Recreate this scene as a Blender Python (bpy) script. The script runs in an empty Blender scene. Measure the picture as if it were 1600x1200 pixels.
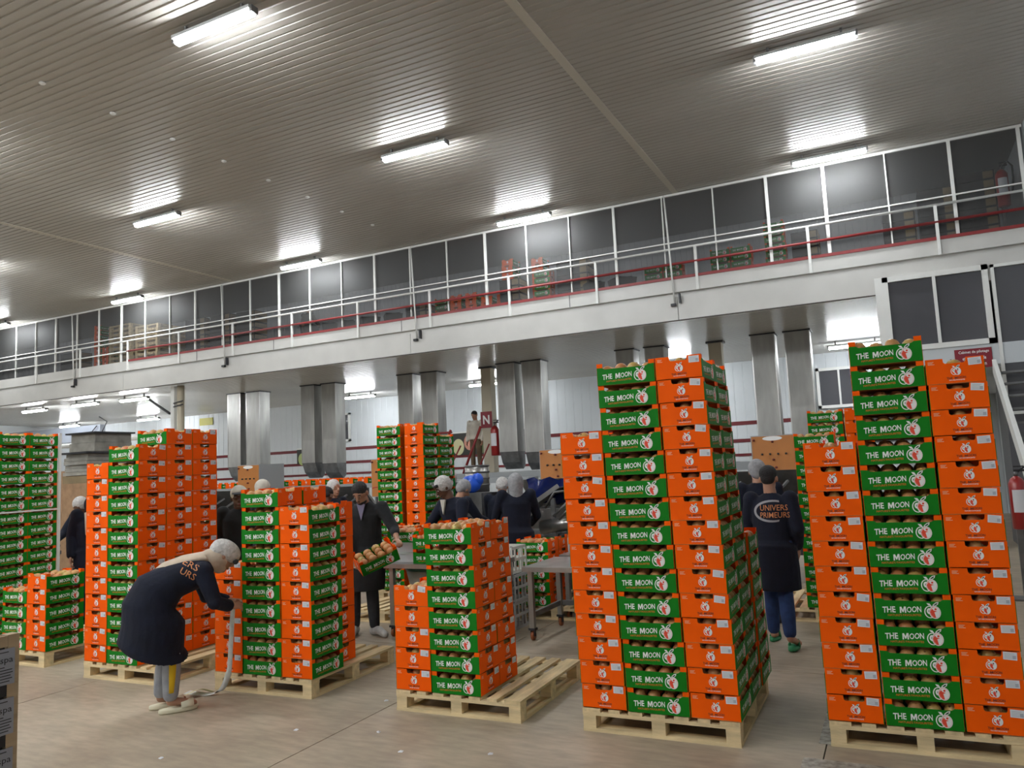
import bpy, bmesh, math, random
from mathutils import Vector, Matrix
from mathutils.bvhtree import BVHTree
R = math.radians
random.seed(7)
S = bpy.context.scene
COL = S.collection

# ------------------------------------------------------------------ camera
cam_d = bpy.data.cameras.new('camera')
cam_d.sensor_fit = 'HORIZONTAL'; cam_d.sensor_width = 36.0
cam_d.lens = 36.0 * 1198.26 / 1600.0
cam_d.clip_end = 200
cam = bpy.data.objects.new('camera', cam_d); COL.objects.link(cam)
yaw, pitch, roll = R(-26.1787), R(6.1653), R(-2.6440)
fw = Vector((math.sin(yaw)*math.cos(pitch), math.cos(yaw)*math.cos(pitch), math.sin(pitch)))
rt = Vector((math.cos(yaw), -math.sin(yaw), 0)); up = rt.cross(fw)
r2 = math.cos(roll)*rt + math.sin(roll)*up; u2 = -math.sin(roll)*rt + math.cos(roll)*up
M = Matrix((r2, u2, -fw)).transposed().to_4x4(); M.translation = Vector((0, 0, 1.72))
cam.matrix_world = M
S.camera = cam

# ------------------------------------------------------------------ world, exposure
w = bpy.data.worlds.new('world'); S.world = w; w.use_nodes = True
w.node_tree.nodes['Background'].inputs[0].default_value = (.6, .65, .7, 1)
w.node_tree.nodes['Background'].inputs[1].default_value = 0.05
S.view_settings.view_transform = 'Standard'; S.view_settings.look = 'None'
S.view_settings.gamma = 1.0; S.view_settings.use_curve_mapping = False
S.view_settings.exposure = 0.35
LAMP = 125.0          # emission of the fluorescent diffusers

# ------------------------------------------------------------------ materials
MATS = {}
def mat(name, col, rough=.6, metal=0., noise=0., scale=8., bump=0., bscale=40., emis=0., spec=.5, coords='Object', stretch=None, col2=None, coat=0., trans=0.):
    if name in MATS: return MATS[name]
    m = bpy.data.materials.new(name); m.use_nodes = True
    nt = m.node_tree; b = nt.nodes['Principled BSDF']
    b.inputs['Base Color'].default_value = (*col, 1); b.inputs['Roughness'].default_value = rough
    b.inputs['Metallic'].default_value = metal; b.inputs['Specular IOR Level'].default_value = spec
    b.inputs['Coat Weight'].default_value = coat
    if emis:
        b.inputs['Emission Color'].default_value = (.93, .97, 1, 1); b.inputs['Emission Strength'].default_value = emis
    if noise or bump:
        tc = nt.nodes.new('ShaderNodeTexCoord'); mp = nt.nodes.new('ShaderNodeMapping')
        nt.links.new(tc.outputs[coords], mp.inputs[0])
        if stretch: mp.inputs['Scale'].default_value = stretch
    if noise:
        n = nt.nodes.new('ShaderNodeTexNoise'); n.inputs['Scale'].default_value = scale; n.inputs['Detail'].default_value = 6
        nt.links.new(mp.outputs[0], n.inputs['Vector'])
        r = nt.nodes.new('ShaderNodeValToRGB')
        c2 = col2 if col2 else tuple(c*(1-noise) for c in col)
        c1 = col if col2 else tuple(min(1, c*(1+noise*.6)) for c in col)
        r.color_ramp.elements[0].position = .32; r.color_ramp.elements[1].position = .68
        r.color_ramp.elements[0].color = (*c2, 1); r.color_ramp.elements[1].color = (*c1, 1)
        nt.links.new(n.outputs[0], r.inputs[0]); nt.links.new(r.outputs[0], b.inputs['Base Color'])
    if bump:
        n2 = nt.nodes.new('ShaderNodeTexNoise'); n2.inputs['Scale'].default_value = bscale; n2.inputs['Detail'].default_value = 4
        nt.links.new(mp.outputs[0], n2.inputs['Vector'])
        bp = nt.nodes.new('ShaderNodeBump'); bp.inputs['Strength'].default_value = bump; bp.inputs['Distance'].default_value = .02
        nt.links.new(n2.outputs[0], bp.inputs['Height']); nt.links.new(bp.outputs[0], b.inputs['Normal'])
    MATS[name] = m
    return m
ORANGE = mat('orange_board', (1.0, .115, .0), .6, spec=.12, noise=.05, scale=5)
GREEN = mat('green_board', (.004, .19, .008), .55, spec=.2, noise=.08, scale=5)
KRAFT = mat('inner_board', (.55, .2, .05), .8)
WHITEP = mat('white_print', (.85, .85, .83), .6)
ORANGEP = mat('orange_print', (.62, .15, .01), .6)
REDP = mat('red_print', (.8, .07, .03), .6)
DARKP = mat('dark_print', (.13, .02, .01), .6)
GREENP = mat('green_print', (.01, .10, .03), .6)
PAPER = mat('paper', (.72, .73, .76), .7)
PINKP = mat('pale_print', (.9, .5, .33), .6)
GREYP = mat('grey_print', (.42, .44, .5), .7)
WOOD = mat('pallet_wood', (.74, .57, .32), .75, noise=.28, scale=3, stretch=(6, 1, 6), bump=.25, bscale=30)
WOODX = mat('pallet_wood_cross', (.78, .61, .35), .75, noise=.25, scale=3, stretch=(1, 6, 6), bump=.25, bscale=30)
FRUIT = [mat('fruit_green', (.50, .42, .12), .38, noise=.3, scale=14, col2=(.55, .26, .08)),
         mat('fruit_tan', (.62, .36, .13), .38, noise=.3, scale=12, col2=(.50, .19, .07)),
         mat('fruit_red', (.60, .17, .07), .35, noise=.3, scale=12, col2=(.55, .30, .10))]
CALYX = mat('fruit_calyx', (.16, .08, .03), .8)
STEEL = mat('stainless_steel', (.46, .45, .43), .32, metal=.9, noise=.18, scale=2, stretch=(3, 3, .6), bump=.12, bscale=4)
DUCT = mat('duct_steel', (.36, .355, .335), .46, metal=.6, noise=.25, scale=1.6, stretch=(2, 2, .5), bump=.3, bscale=2.5)
DARKMETAL = mat('dark_metal', (.05, .05, .055), .5, metal=.6, noise=.3)
MIDMETAL = mat('worn_metal', (.20, .20, .20), .45, metal=.6, noise=.3, scale=5)
BLACK = mat('black_plastic', (.015, .015, .017), .5)
RUBBER = mat('rubber', (.03, .03, .03), .8)
WHITEPAINT = mat('white_paint', (.74, .74, .71), .4, noise=.06, scale=1.5)
FASCIA = mat('fascia_panel', (.57, .56, .53), .38, noise=.10, scale=1.1, bump=.10, bscale=1.3)
WALLM = mat('wall_panel', (.60, .63, .65), .45, noise=.06, scale=.8)
REDPAINT = mat('red_paint', (.13, .008, .012), .4)
REDRAIL = mat('red_rail', (.24, .02, .02), .45)
NAVY = mat('navy_cloth', (.003, .0055, .019), .9, noise=.3, scale=9, bump=.5, bscale=12)
JEANS = mat('jeans_cloth', (.012, .035, .12), .85, noise=.3, scale=14, bump=.3, bscale=30)
CHARCOAL = mat('charcoal_cloth', (.016, .017, .02), .9, noise=.3, scale=9, bump=.4, bscale=12)
GREYTROUSER = mat('dark_trouser_cloth', (.03, .033, .04), .85, noise=.3, scale=12, bump=.3, bscale=20)
SWEATS = mat('grey_sweat_cloth', (.33, .34, .37), .9, noise=.2, scale=12, bump=.3, bscale=14)
YELLOW = mat('yellow_stripe_cloth', (.75, .48, .01), .8)
SCARF = mat('beige_scarf_cloth', (.58, .47, .36), .9, noise=.15, scale=10, bump=.5, bscale=14)
NETCAP = mat('hair_net_cloth', (.62, .60, .58), .9, noise=.2, scale=40, bump=.8, bscale=60)
CREAM = mat('cream_cloth', (.60, .56, .48), .9, noise=.12, scale=8, bump=.4, bscale=12)
KHAKI = mat('brown_trouser_cloth', (.13, .085, .05), .9, noise=.2, scale=8)
SKIN = mat('skin_tan', (.42, .22, .14), .55, noise=.1, scale=10)
SKIND = mat('skin_dark', (.13, .06, .035), .5, noise=.1, scale=10)
HAIR = mat('hair_dark', (.012, .01, .01), .7, bump=.6, bscale=90)
LAVENDER = mat('lavender_cloth', (.22, .2, .3), .9)
CREAMRUB = mat('cream_rubber', (.75, .70, .52), .6)
SANDAL = mat('green_rubber', (.02, .22, .08), .5)
SHOEW = mat('grey_shoe', (.5, .5, .48), .7, noise=.2, scale=20)
PANELORANGE = mat('panel_orange', (.50, .19, .045), .45, noise=.08, scale=4)
PANELGREY = mat('panel_grey', (.32, .34, .35), .45)
BLUEPL = mat('blue_plastic', (.01, .04, .35), .4)
GREYCRATE = mat('grey_plastic', (.45, .46, .46), .6)
WHITECRATE = mat('white_plastic', (.62, .61, .56), .6)
GREENBIN = mat('dark_green_plastic', (.02, .09, .06), .5)
PALEBIN = mat('pale_bin_plastic', (.42, .46, .42), .5)
DARKCRATE = mat('black_crate', (.022, .02, .022), .7, noise=.3)
CRATEWOOD = mat('crate_wood', (.42, .31, .19), .75, noise=.25, scale=3, stretch=(1, 1, 8))
DARKWOOD = mat('mezz_wood', (.22, .165, .09), .8, noise=.3, scale=3)
WRAP = mat('grey_wrap', (.26, .25, .22), .5, noise=.3, scale=5, bump=.5, bscale=8)
EXT = mat('extinguisher_red', (.33, .012, .012), .3, coat=.4)
SIGNRED = mat('sign_red', (.22, .008, .02), .5)
SIGNYEL = mat('sign_yellow', (.40, .36, .02), .5)
BLUEBAG = mat('blue_bag_plastic', (.02, .12, .75), .35)
EYEW = mat('eye_white', (.7, .7, .68), .3)
TAPE = mat('label_tape', (.70, .70, .66), .55, noise=.1, scale=30)
TAPEY = mat('yellow_tape', (.72, .70, .38), .55)

def glass(name, col, alpha, rough=.05):
    m = bpy.data.materials.new(name); m.use_nodes = True
    nt = m.node_tree; b = nt.nodes['Principled BSDF']
    b.inputs['Base Color'].default_value = (*col, 1); b.inputs['Roughness'].default_value = rough
    b.inputs['Alpha'].default_value = alpha
    return m
GLASS = glass('tinted_glass', (.10, .10, .11), .82)
NET = glass('fine_net', (.065, .065, .063), .55, .55)

def ceiling_mat(name, col, rough):
    m = mat(name, col, rough, noise=.06, scale=.5)
    m.node_tree.nodes['Principled BSDF'].inputs['Specular IOR Level'].default_value = .8
    return m
CEIL = ceiling_mat('ceiling_sheet', (.41, .39, .35), .34)
CEILLOW = ceiling_mat('lower_ceiling_sheet', (.50, .49, .46), .25)
DIFF = mat('lamp_diffuser', (.9, .9, .9), .4, emis=LAMP)

def floor_mat():
    m = bpy.data.materials.new('concrete'); m.use_nodes = True
    nt = m.node_tree; b = nt.nodes['Principled BSDF']; L = nt.links.new
    tc = nt.nodes.new('ShaderNodeTexCoord')
    n1 = nt.nodes.new('ShaderNodeTexNoise'); n1.inputs['Scale'].default_value = .8; n1.inputs['Detail'].default_value = 8; n1.inputs['Roughness'].default_value = .65
    L(tc.outputs['Object'], n1.inputs['Vector'])
    r1 = nt.nodes.new('ShaderNodeValToRGB')
    r1.color_ramp.elements[0].position = .3; r1.color_ramp.elements[0].color = (.27, .222, .165, 1)
    r1.color_ramp.elements[1].position = .7; r1.color_ramp.elements[1].color = (.48, .40, .295, 1)
    L(n1.outputs[0], r1.inputs[0])
    n2 = nt.nodes.new('ShaderNodeTexNoise'); n2.inputs['Scale'].default_value = 9; n2.inputs['Detail'].default_value = 8
    mp = nt.nodes.new('ShaderNodeMapping'); mp.inputs['Scale'].default_value = (.6, 2.2, 1); mp.inputs['Rotation'].default_value = (0, 0, .4)
    L(tc.outputs['Object'], mp.inputs[0]); L(mp.outputs[0], n2.inputs['Vector'])
    mx = nt.nodes.new('ShaderNodeMixRGB'); mx.blend_type = 'OVERLAY'; mx.inputs[0].default_value = .35
    L(r1.outputs[0], mx.inputs[1]); L(n2.outputs[0], mx.inputs[2])
    L(mx.outputs[0], b.inputs['Base Color'])
    r2 = nt.nodes.new('ShaderNodeMapRange'); r2.inputs[3].default_value = .38; r2.inputs[4].default_value = .62
    L(n1.outputs[0], r2.inputs[0]); L(r2.outputs[0], b.inputs['Roughness'])
    bp = nt.nodes.new('ShaderNodeBump'); bp.inputs['Strength'].default_value = .12; bp.inputs['Distance'].default_value = .02
    L(n2.outputs[0], bp.inputs['Height']); L(bp.outputs[0], b.inputs['Normal'])
    return m
FLOOR = floor_mat()

# ------------------------------------------------------------------ mesh helpers
class MB:
    """collects shapes of one part; faces carry a material slot"""
    def __init__(s): s.v = []; s.f = []; s.m = []; s.sm = []; s.mats = []
    def slot(s, m):
        if m not in s.mats: s.mats.append(m)
        return s.mats.index(m)
    def add(s, vs, fs, m, smooth=False):
        k = len(s.v); s.v += [tuple(v) for v in vs]; i = s.slot(m)
        for f in fs: s.f.append(tuple(k+a for a in f)); s.m.append(i); s.sm.append(smooth)
        return s
    def box(s, x0, x1, y0, y1, z0, z1, m, T=None):
        vs = [Vector((x, y, z)) for x in (x0, x1) for y in (y0, y1) for z in (z0, z1)]
        if T is not None: vs = [T @ v for v in vs]
        return s.add(vs, [(0, 1, 3, 2), (4, 6, 7, 5), (0, 4, 5, 1), (2, 3, 7, 6), (0, 2, 6, 4), (1, 5, 7, 3)], m)
    def bar(s, a, b, w, h, m):
        """square bar between two points; w across, h up"""
        a, b = Vector(a), Vector(b); d = (b-a).normalized()
        u = Vector((0, 0, 1)) if abs(d.z) < .95 else Vector((0, 1, 0))
        x = d.cross(u).normalized(); z = x.cross(d).normalized()
        vs = [p + x*i*w/2 + z*j*h/2 for p in (a, b) for i, j in ((-1, -1), (1, -1), (1, 1), (-1, 1))]
        return s.add(vs, [(3, 2, 1, 0), (4, 5, 6, 7), (0, 1, 5, 4), (1, 2, 6, 5), (2, 3, 7, 6), (3, 0, 4, 7)], m)
    def tube(s, pts, rad, m, n=10, smooth=True):
        pts = [Vector(p) for p in pts]
        rad = rad if isinstance(rad, (list, tuple)) else [rad]*len(pts)
        vs = []; fs = []; ref = None
        for i, p in enumerate(pts):
            d = (pts[min(i+1, len(pts)-1)] - pts[max(i-1, 0)]).normalized()
            if ref is None: ref = d.orthogonal().normalized()
            ref = (ref - d*ref.dot(d)).normalized(); q = d.cross(ref)
            for k in range(n):
                a = 2*math.pi*k/n; vs.append(p + (ref*math.cos(a) + q*math.sin(a))*rad[i])
        for i in range(len(pts)-1):
            for k in range(n): fs.append((i*n+k, i*n+(k+1) % n, (i+1)*n+(k+1) % n, (i+1)*n+k))
        fs.append(tuple(range(n))[::-1]); fs.append(tuple((len(pts)-1)*n+k for k in range(n)))
        return s.add(vs, fs, m, smooth)
    def cyl(s, a, b, r, m, n=16, smooth=True): return s.tube([a, b], r, m, n, smooth)
    def ball(s, c, r, m, T=None, nu=14, nv=9):
        c = Vector(c); r = r if isinstance(r, (tuple, list)) else (r, r, r); vs = []; fs = []
        for i in range(nv+1):
            t = math.pi*i/nv
            for k in range(nu):
                p = 2*math.pi*k/nu
                v = Vector((r[0]*math.sin(t)*math.cos(p), r[1]*math.sin(t)*math.sin(p), r[2]*math.cos(t)))
                if T is not None: v = T @ v
                vs.append(c+v)
        for i in range(nv):
            for k in range(nu): fs.append((i*nu+k, (i+1)*nu+k, (i+1)*nu+(k+1) % nu, i*nu+(k+1) % nu))
        return s.add(vs, fs, m, True)
    def loft(s, rings, m, n=20, smooth=True):
        """rings: (centre, x-vector, y-vector)"""
        vs = []; fs = []
        for c, x, y in rings:
            c, x, y = Vector(c), Vector(x), Vector(y)
            for k in range(n):
                a = 2*math.pi*k/n; vs.append(c + x*math.cos(a) + y*math.sin(a))
        for i in range(len(rings)-1):
            for k in range(n): fs.append((i*n+k, i*n+(k+1) % n, (i+1)*n+(k+1) % n, (i+1)*n+k))
        fs.append(tuple(range(n))[::-1]); fs.append(tuple((len(rings)-1)*n+k for k in range(n)))
        return s.add(vs, fs, m, smooth)
    def poly(s, pts, m): return s.add(pts, [tuple(range(len(pts)))], m)
    def prism(s, pts2, fn, d0, d1, m):
        """polygon pts2 (u,v) mapped by fn(u,v,d), thickness d0..d1"""
        n = len(pts2); vs = [fn(u, v, d0) for u, v in pts2] + [fn(u, v, d1) for u, v in pts2]
        fs = [tuple(range(n))[::-1], tuple(range(n, 2*n))] + [(i, (i+1) % n, n+(i+1) % n, n+i) for i in range(n)]
        return s.add(vs, fs, m)
    def mesh(s, name, clean=False):
        me = bpy.data.meshes.new(name)
        me.from_pydata(s.v, [], s.f)
        for m in s.mats: me.materials.append(m)
        me.polygons.foreach_set('material_index', s.m)
        me.polygons.foreach_set('use_smooth', s.sm)
        bm = bmesh.new(); bm.from_mesh(me); bmesh.ops.recalc_face_normals(bm, faces=bm.faces); bm.to_mesh(me); bm.free()
        me.update(); return me
    def build(s, name, parent=None, loc=None):
        return link(name, s.mesh(name), parent, loc)

def link(name, me, parent=None, loc=None, rot=None):
    o = bpy.data.objects.new(name, me); COL.objects.link(o)
    if parent: o.parent = parent
    if loc is not None: o.location = loc
    if rot is not None: o.rotation_euler = rot
    return o
def tag(o, label=None, cat=None, group=None, kind=None):
    if label: o['label'] = label
    if cat: o['category'] = cat
    if group: o['group'] = group
    if kind: o['kind'] = kind
    return o
def thing(name, label, cat, loc=(0, 0, 0), rz=0., group=None):
    o = bpy.data.objects.new(name, None); COL.objects.link(o)
    o.empty_display_size = .1; o.location = loc; o.rotation_euler = (0, 0, rz)
    return tag(o, label, cat, group)
def struct(name, mb): return tag(mb.build(name), kind='structure')
def children(o): return [c for c in o.children]
def dup(o, loc, rz=None, label=None, group=None, parent=None):
    r = o.copy(); COL.objects.link(r)
    if parent: r.parent = parent
    if loc is not None: r.location = loc
    if rz is not None: r.rotation_euler = (0, 0, rz)
    if label: r['label'] = label
    if group: r['group'] = group
    for c in children(o): dup(c, None, parent=r)
    return r

TXT = {}
def text_tris(s, size=1., bold=0., align='CENTER'):
    """outline text -> flat (verts, faces) in the xy plane"""
    key = (s, bold, align)
    if key not in TXT:
        cu = bpy.data.curves.new('lettering', 'FONT'); cu.body = s; cu.size = 1; cu.offset = bold
        cu.align_x = align; cu.align_y = 'CENTER'; cu.resolution_u = 2
        ob = bpy.data.objects.new('lettering', cu); COL.objects.link(ob)
        dg = bpy.context.evaluated_depsgraph_get(); ev = ob.evaluated_get(dg)
        me = ev.to_mesh()
        vs = [v.co.copy() for v in me.vertices]; fs = [tuple(p.vertices) for p in me.polygons]
        ev.to_mesh_clear(); bpy.data.objects.remove(ob); bpy.data.curves.remove(cu)
        TXT[key] = (vs, fs)
    vs, fs = TXT[key]
    return [(v.x*size, v.y*size) for v in vs], fs
def wonky(pts, amp=.0):
    return [(u + amp*math.sin(v*170+u*40), v + amp*math.sin(u*95)) for u, v in pts]
def put_text(mb, s, size, fn, m, bold=0., align='CENTER', sx=1., amp=0., shear=0.):
    pts, fs = text_tris(s, size, bold, align)
    pts = wonky([(u*sx + v*shear, v) for u, v in pts], amp)
    mb.add([fn(u, v) for u, v in pts], fs, m)
def fit_text(mb, s, x0, x1, zc, h, fn, m, bold=0., amp=0., slant=0.):
    pts, fs = text_tris(s, 1., bold)
    us = [p[0] for p in pts]; vs = [p[1] for p in pts]; a, b, c, d = min(us), max(us), min(vs), max(vs)
    pts = wonky([(x0+(u-a)/(b-a)*(x1-x0), ((v-c)/(d-c)-.5)*h) for u, v in pts], amp)
    mb.add([fn(u, zc+v+slant*(u-x0)) for u, v in pts], fs, m)
def letter_m(mb, x0, x1, zc, h, fn, m, slant=0.):
    pts = [(0, 0), (0.03, 1), (.30, 1.02), (.5, .50), (.72, 1.04), (1, 1.02), (1, 0), (.78, 0), (.77, .60), (.57, .10), (.44, .10), (.24, .58), (.22, 0)]
    mb.add([fn(x0+u*(x1-x0), zc+(v-.5)*h+slant*u*(x1-x0)) for u, v in pts], [(0, 1, 2, 11, 12), (11, 2, 3, 10), (10, 3, 9), (3, 4, 8, 9), (8, 4, 5, 6, 7)], m)
def disc(c, rx, ry, n=20, a0=0, a1=360):
    return [(c[0]+rx*math.cos(R(a0+(a1-a0)*i/(n if a1-a0 < 360 else n))), c[1]+ry*math.sin(R(a0+(a1-a0)*i/n))) for i in range(n + (1 if a1-a0 < 360 else 0))]

# ------------------------------------------------------------------ room shell
XL, XR, YB, YF, ZC = -34.0, 2.42, -11.0, 22.9, 7.1
NETY, FLZ, LOWZ, UPY = 15.1, 5.32, 4.47, 18.0
# floor: cast slabs three metres wide with open saw joints
fl = MB()
xs = [XL] + [x for x in (-33.57+3.005*k for k in range(12)) if XL < x < XR] + [XR]
ys = [YB, -5.4, .6, 6.6, 12.6, 18.6, YF]
for i in range(len(xs)-1):
    for j in range(len(ys)-1):
        g = .004
        fl.box(xs[i]+g, xs[i+1]-g, ys[j]+g, ys[j+1]-g, -.1, 0, FLOOR)
fl.box(XL, XR, YB, YF, -.12, -.02, mat('joint_filler', (.03, .027, .024), .9))
struct('floor', fl)

def ribbed(mb, x0, x1, y0, y1, z, m, pitch=.125, d=.012, along='x'):
    """pressed sheet, shallow ribs; faces down"""
    vs = []; fs = []; prof = []
    a, b = (y0, y1) if along == 'x' else (x0, x1)
    n = max(1, int((b-a)/pitch)); p = (b-a)/n
    for i in range(n):
        t = a+i*p; prof += [(t, 0), (t+p*.70, 0), (t+p*.78, d), (t+p*.92, d)]
    prof.append((b, 0))
    for t, h in prof:
        if along == 'x': vs += [(x0, t, z+h), (x1, t, z+h)]
        else: vs += [(t, y0, z+h), (t, y1, z+h)]
    for i in range(len(prof)-1): fs.append((2*i, 2*i+1, 2*i+3, 2*i+2))
    mb.add(vs, fs, m)
ce = MB()
seams = [XL, -27.2, -15.75, -3.52, XR]
for i in range(4):
    ribbed(ce, seams[i], seams[i+1], YB, NETY, ZC, CEIL)
ce.box(XL, XR, YB, NETY, ZC+.02, ZC+.1, CEIL)
struct('ceiling', ce)
UC = mat('upper_store_ceiling', (.30, .29, .27), .5)
struct('ceiling_upper_store', MB().box(XL, XR, NETY, UPY, ZC, ZC+.1, UC))
sm_ = MB()
for x in seams[1:-1]: sm_.box(x-.06, x+.06, YB, NETY, ZC-.012, ZC+.001, mat('seam_strip', (.55, .52, .44), .45))
struct('trim_1', sm_)
lc = MB(); ribbed(lc, XL, XR, NETY+.02, YF, LOWZ, CEILLOW, pitch=.14, d=.008)
lc.box(XL, XR, NETY+.03, YF, LOWZ+.02, LOWZ+.1, CEILLOW)
struct('ceiling_lower', lc)
struct('floor_upper', MB().box(XL, XR, NETY-.02, UPY, FLZ-.12, FLZ, mat('upper_floor', (.25, .24, .22), .7)))

def panel_wall(mb, x0, x1, y, z0, z1, m, pitch=.3, side=-1):
    """sandwich-panel wall facing -y with narrow grooves"""
    n = int((x1-x0)/pitch); p = (x1-x0)/n; prof = []
    for i in range(n):
        t = x0+i*p; prof += [(t, 0), (t+p*.9, 0), (t+p*.93, .008), (t+p*.97, .008)]
    prof.append((x1, 0)); vs = []
    for t, h in prof: vs += [(t, y+h, z0), (t, y+h, z1)]
    mb.add(vs, [(2*i, 2*i+2, 2*i+3, 2*i+1) for i in range(len(prof)-1)], m)
wb = MB(); panel_wall(wb, XL, XR, YF, 0, LOWZ, WALLM, .28)
struct('wall_back', wb)
wu = MB(); panel_wall(wu, XL, XR, UPY, FLZ, ZC, mat('upper_wall_panel', (.44, .45, .47), .5), .14)
struct('wall_upper', wu)
struct('wall_right', MB().box(XR, XR+.15, YB, YF, 0, ZC+.1, WALLM))
struct('wall_left', MB().box(XL-.15, XL, YB, YF, 0, ZC+.1, WALLM))
struct('wall_front', MB().box(XL, XR, YB-.15, YB, 0, ZC+.1, WALLM))
# mezzanine fascia: upper kerb band, recess and lower band
fa = MB()
fa.box(XL, XR, NETY-.14, NETY+.02, 5.03, FLZ-.01, FASCIA)
fa.box(XL, XR, NETY-.05, NETY+.02, 4.93, 5.04, FASCIA)
for a, b in ((XL, -20.0), (-20.0, -9.95), (-9.95, -3.6), (-3.6, XR)):
    fa.box(a+.006, b-.006, NETY-.16, NETY+.02, LOWZ-.01, 4.94, FASCIA)
struct('trim_2', fa)
jt = MB()
for x in (-22.2, -17.0, -14.2, -10.2, -5.9): jt.box(x-.006, x+.006, NETY-.145, NETY-.139, 5.03, 5.30, DARKMETAL)
jt.box(XL, XR, NETY-.17, NETY-.161, LOWZ-.03, LOWZ-.005, mat('brown_edge', (.06, .045, .035), .5))
struct('trim_3', jt)
# red and white stripes along the lower back wall
for k, (z0, z1) in enumerate(((2.62, 2.73), (2.12, 2.22), (1.72, 1.8))):
    struct('trim_%d' % (4+k), MB().box(-27, -1.0, YF-.012, YF-.001, z0, z1, REDPAINT))
# steel duct posts under the platform
POSTZ = LOWZ

# office under the mezzanine, flush with its edge
of = MB()
of.box(-.06, 0.0, NETY-.19, YF-.3, 3.05, LOWZ, WALLM)
of.box(-.06, 2.4, NETY-.19, NETY-.13, 3.05, 3.40, WALLM)
of.box(-.06, .06, NETY-.20, NETY-.12, 3.05, 4.75, WHITEPAINT)
of.box(-.06, 2.4, NETY-.12, YF-.3, 3.0, 3.06, WALLM)
of.box(0.0, 2.4, 19.5, 19.56, 3.06, LOWZ, mat('office_wall', (.28, .28, .28), .6))
struct('wall_office', of)
def window(n, x0, x1, y, z0, z1, mull, fr=.06):
    f = MB()
    for a in ((x0, x1, z1-fr, z1), (x0, x1, z0, z0+fr), (x0, x0+fr, z0, z1), (x1-fr, x1, z0, z1)):
        f.box(a[0], a[1], y-.05, y+.03, a[2], a[3], WHITEPAINT)
    for x in mull: f.box(x-.025, x+.025, y-.06, y+.03, z0+fr, z1-fr, WHITEPAINT)
    fo = struct('window_%d' % n, f)
    MB().box(x0+fr, x1-fr, y-.006, y+.006, z0+fr, z1-fr, GLASS).build('pane', fo)
    return fo
window(1, .06, 1.66, NETY-.17, 3.40, 4.74, (.86,), .09)
window(2, 1.70, 2.40, NETY-.17, 2.2, 4.72, (), .05)
window(3, -1.78, -.72, YF-.04, 2.93, 4.05, (-1.2,), .08)
window(4, -19.35, -18.0, YF-.04, 2.95, 4.0, (-18.7,), .07)

# ------------------------------------------------------------------ lamps
def make_lamp():
    t = thing('ceiling_lamp', '', 'lamp')
    h = MB(); h.box(-.62, .62, -.075, .075, 0, .04, MATS.get('grey_plastic'))
    for x in (-.45, .45): h.box(x-.015, x+.015, -.02, .02, .03, .13, MIDMETAL)
    for sx in (-1, 1): h.box(sx*.62-.02, sx*.62+.02, -.05, .05, -.035, .045, MIDMETAL)
    h.build('housing', t)
    d = MB(); prof = [(-.05, 0), (-.048, -.03), (-.03, -.055), (.03, -.055), (.048, -.03), (.05, 0)]
    vs = [(x, y, z) for x in (-.60, .60) for y, z in prof]
    d.add(vs, [(i, i+1, 7+i, 6+i) for i in range(5)] + [(0, 1, 2, 3, 4, 5), (6, 7, 8, 9, 10, 11), (0, 6, 11, 5)], DIFF)
    d.build('diffuser', t)
    return t
lamp0 = None
def lamp(x, y, z, label, first=[]):
    global lamp0
    if lamp0 is None: lamp0 = make_lamp(); o = lamp0; o.location = (x, y, z-.13)
    else: o = dup(lamp0, (x, y, z-.13), 0.)
    o['label'] = label; o['category'] = 'lamp'; o['group'] = 'fluorescent ceiling lamps'
    return o
colname = {-.59: 'rightmost', -6.65: 'middle right', -12.8: 'middle left', -19.2: 'left', -25.4: 'far left'}
rown = {6.1: 'nearest visible row', 10.28: 'second row towards the mezzanine', 14.45: 'row beside the net screen', 1.9: 'row over the camera', -2.3: 'row behind the camera', -6.5: 'rearmost row'}
for y in (6.1, 10.28, 14.45, 1.9, -2.3, -6.5):
    for x in colname:
        if (x, y) in ((-.59, 6.1), (-.59, 1.9), (-.59, -2.3), (-.59, -6.5)): continue
        lamp(x, y, ZC, 'white tube lamp on the hall ceiling, %s column, %s' % (colname[x], rown[y]))
for x, y, wh in ((-9.7, 1.9, 'a'), (-9.7, -2.3, 'b'), (-3.6, -2.3, 'c'), (-6.65, -.2, 'd'), (-3.6, -.2, 'e'), (-9.7, -.2, 'f')):  # lamps added between the grid, out of view, to brighten box fronts and floor
    lamp(x, y, ZC, 'white tube lamp added out of view to brighten the box fronts, extra lamp ' + wh)
for x, y, wh in ((-25.7, 15.9, 'leftmost of the three in line behind the fascia'), (-23.0, 15.85, 'middle of the three in line behind the fascia'),
              (-20.9, 16.0, 'rightmost of the three in line behind the fascia'), (-31.5, 21.0, 'far left beside the grey beam'),
              (-27.1, 21.4, 'left of the green pipe'), (-16.1, 21.0, 'between the two left duct pairs'),
              (-11.2, 21.0, 'behind the beige post'), (-5.4, 21.0, 'behind the tallest box pallet'), (-.65, 20.7, 'left of the office window')):
    lamp(x, y, LOWZ, 'white tube lamp under the mezzanine, ' + wh)
# small white screw caps and one dark one on the ceiling
sc = None
for i, (x, y) in enumerate([(-9.73, 6.03+1.035*k) for k in range(8)]):
    if sc is None:
        sc = tag(MB().ball((0, 0, 0), (.045, .045, .02), WHITEPAINT, nu=10, nv=4).build('screw_cap', None, (x, y, ZC-.012)), 'small white screw cap in the ceiling row, nearest one', 'screw cap', 'ceiling screw caps')
    else:
        o = sc.copy(); COL.objects.link(o); o.location = (x, y, ZC-.012); o['label'] = 'small white screw cap in the ceiling row, %d places behind the nearest' % i

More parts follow.
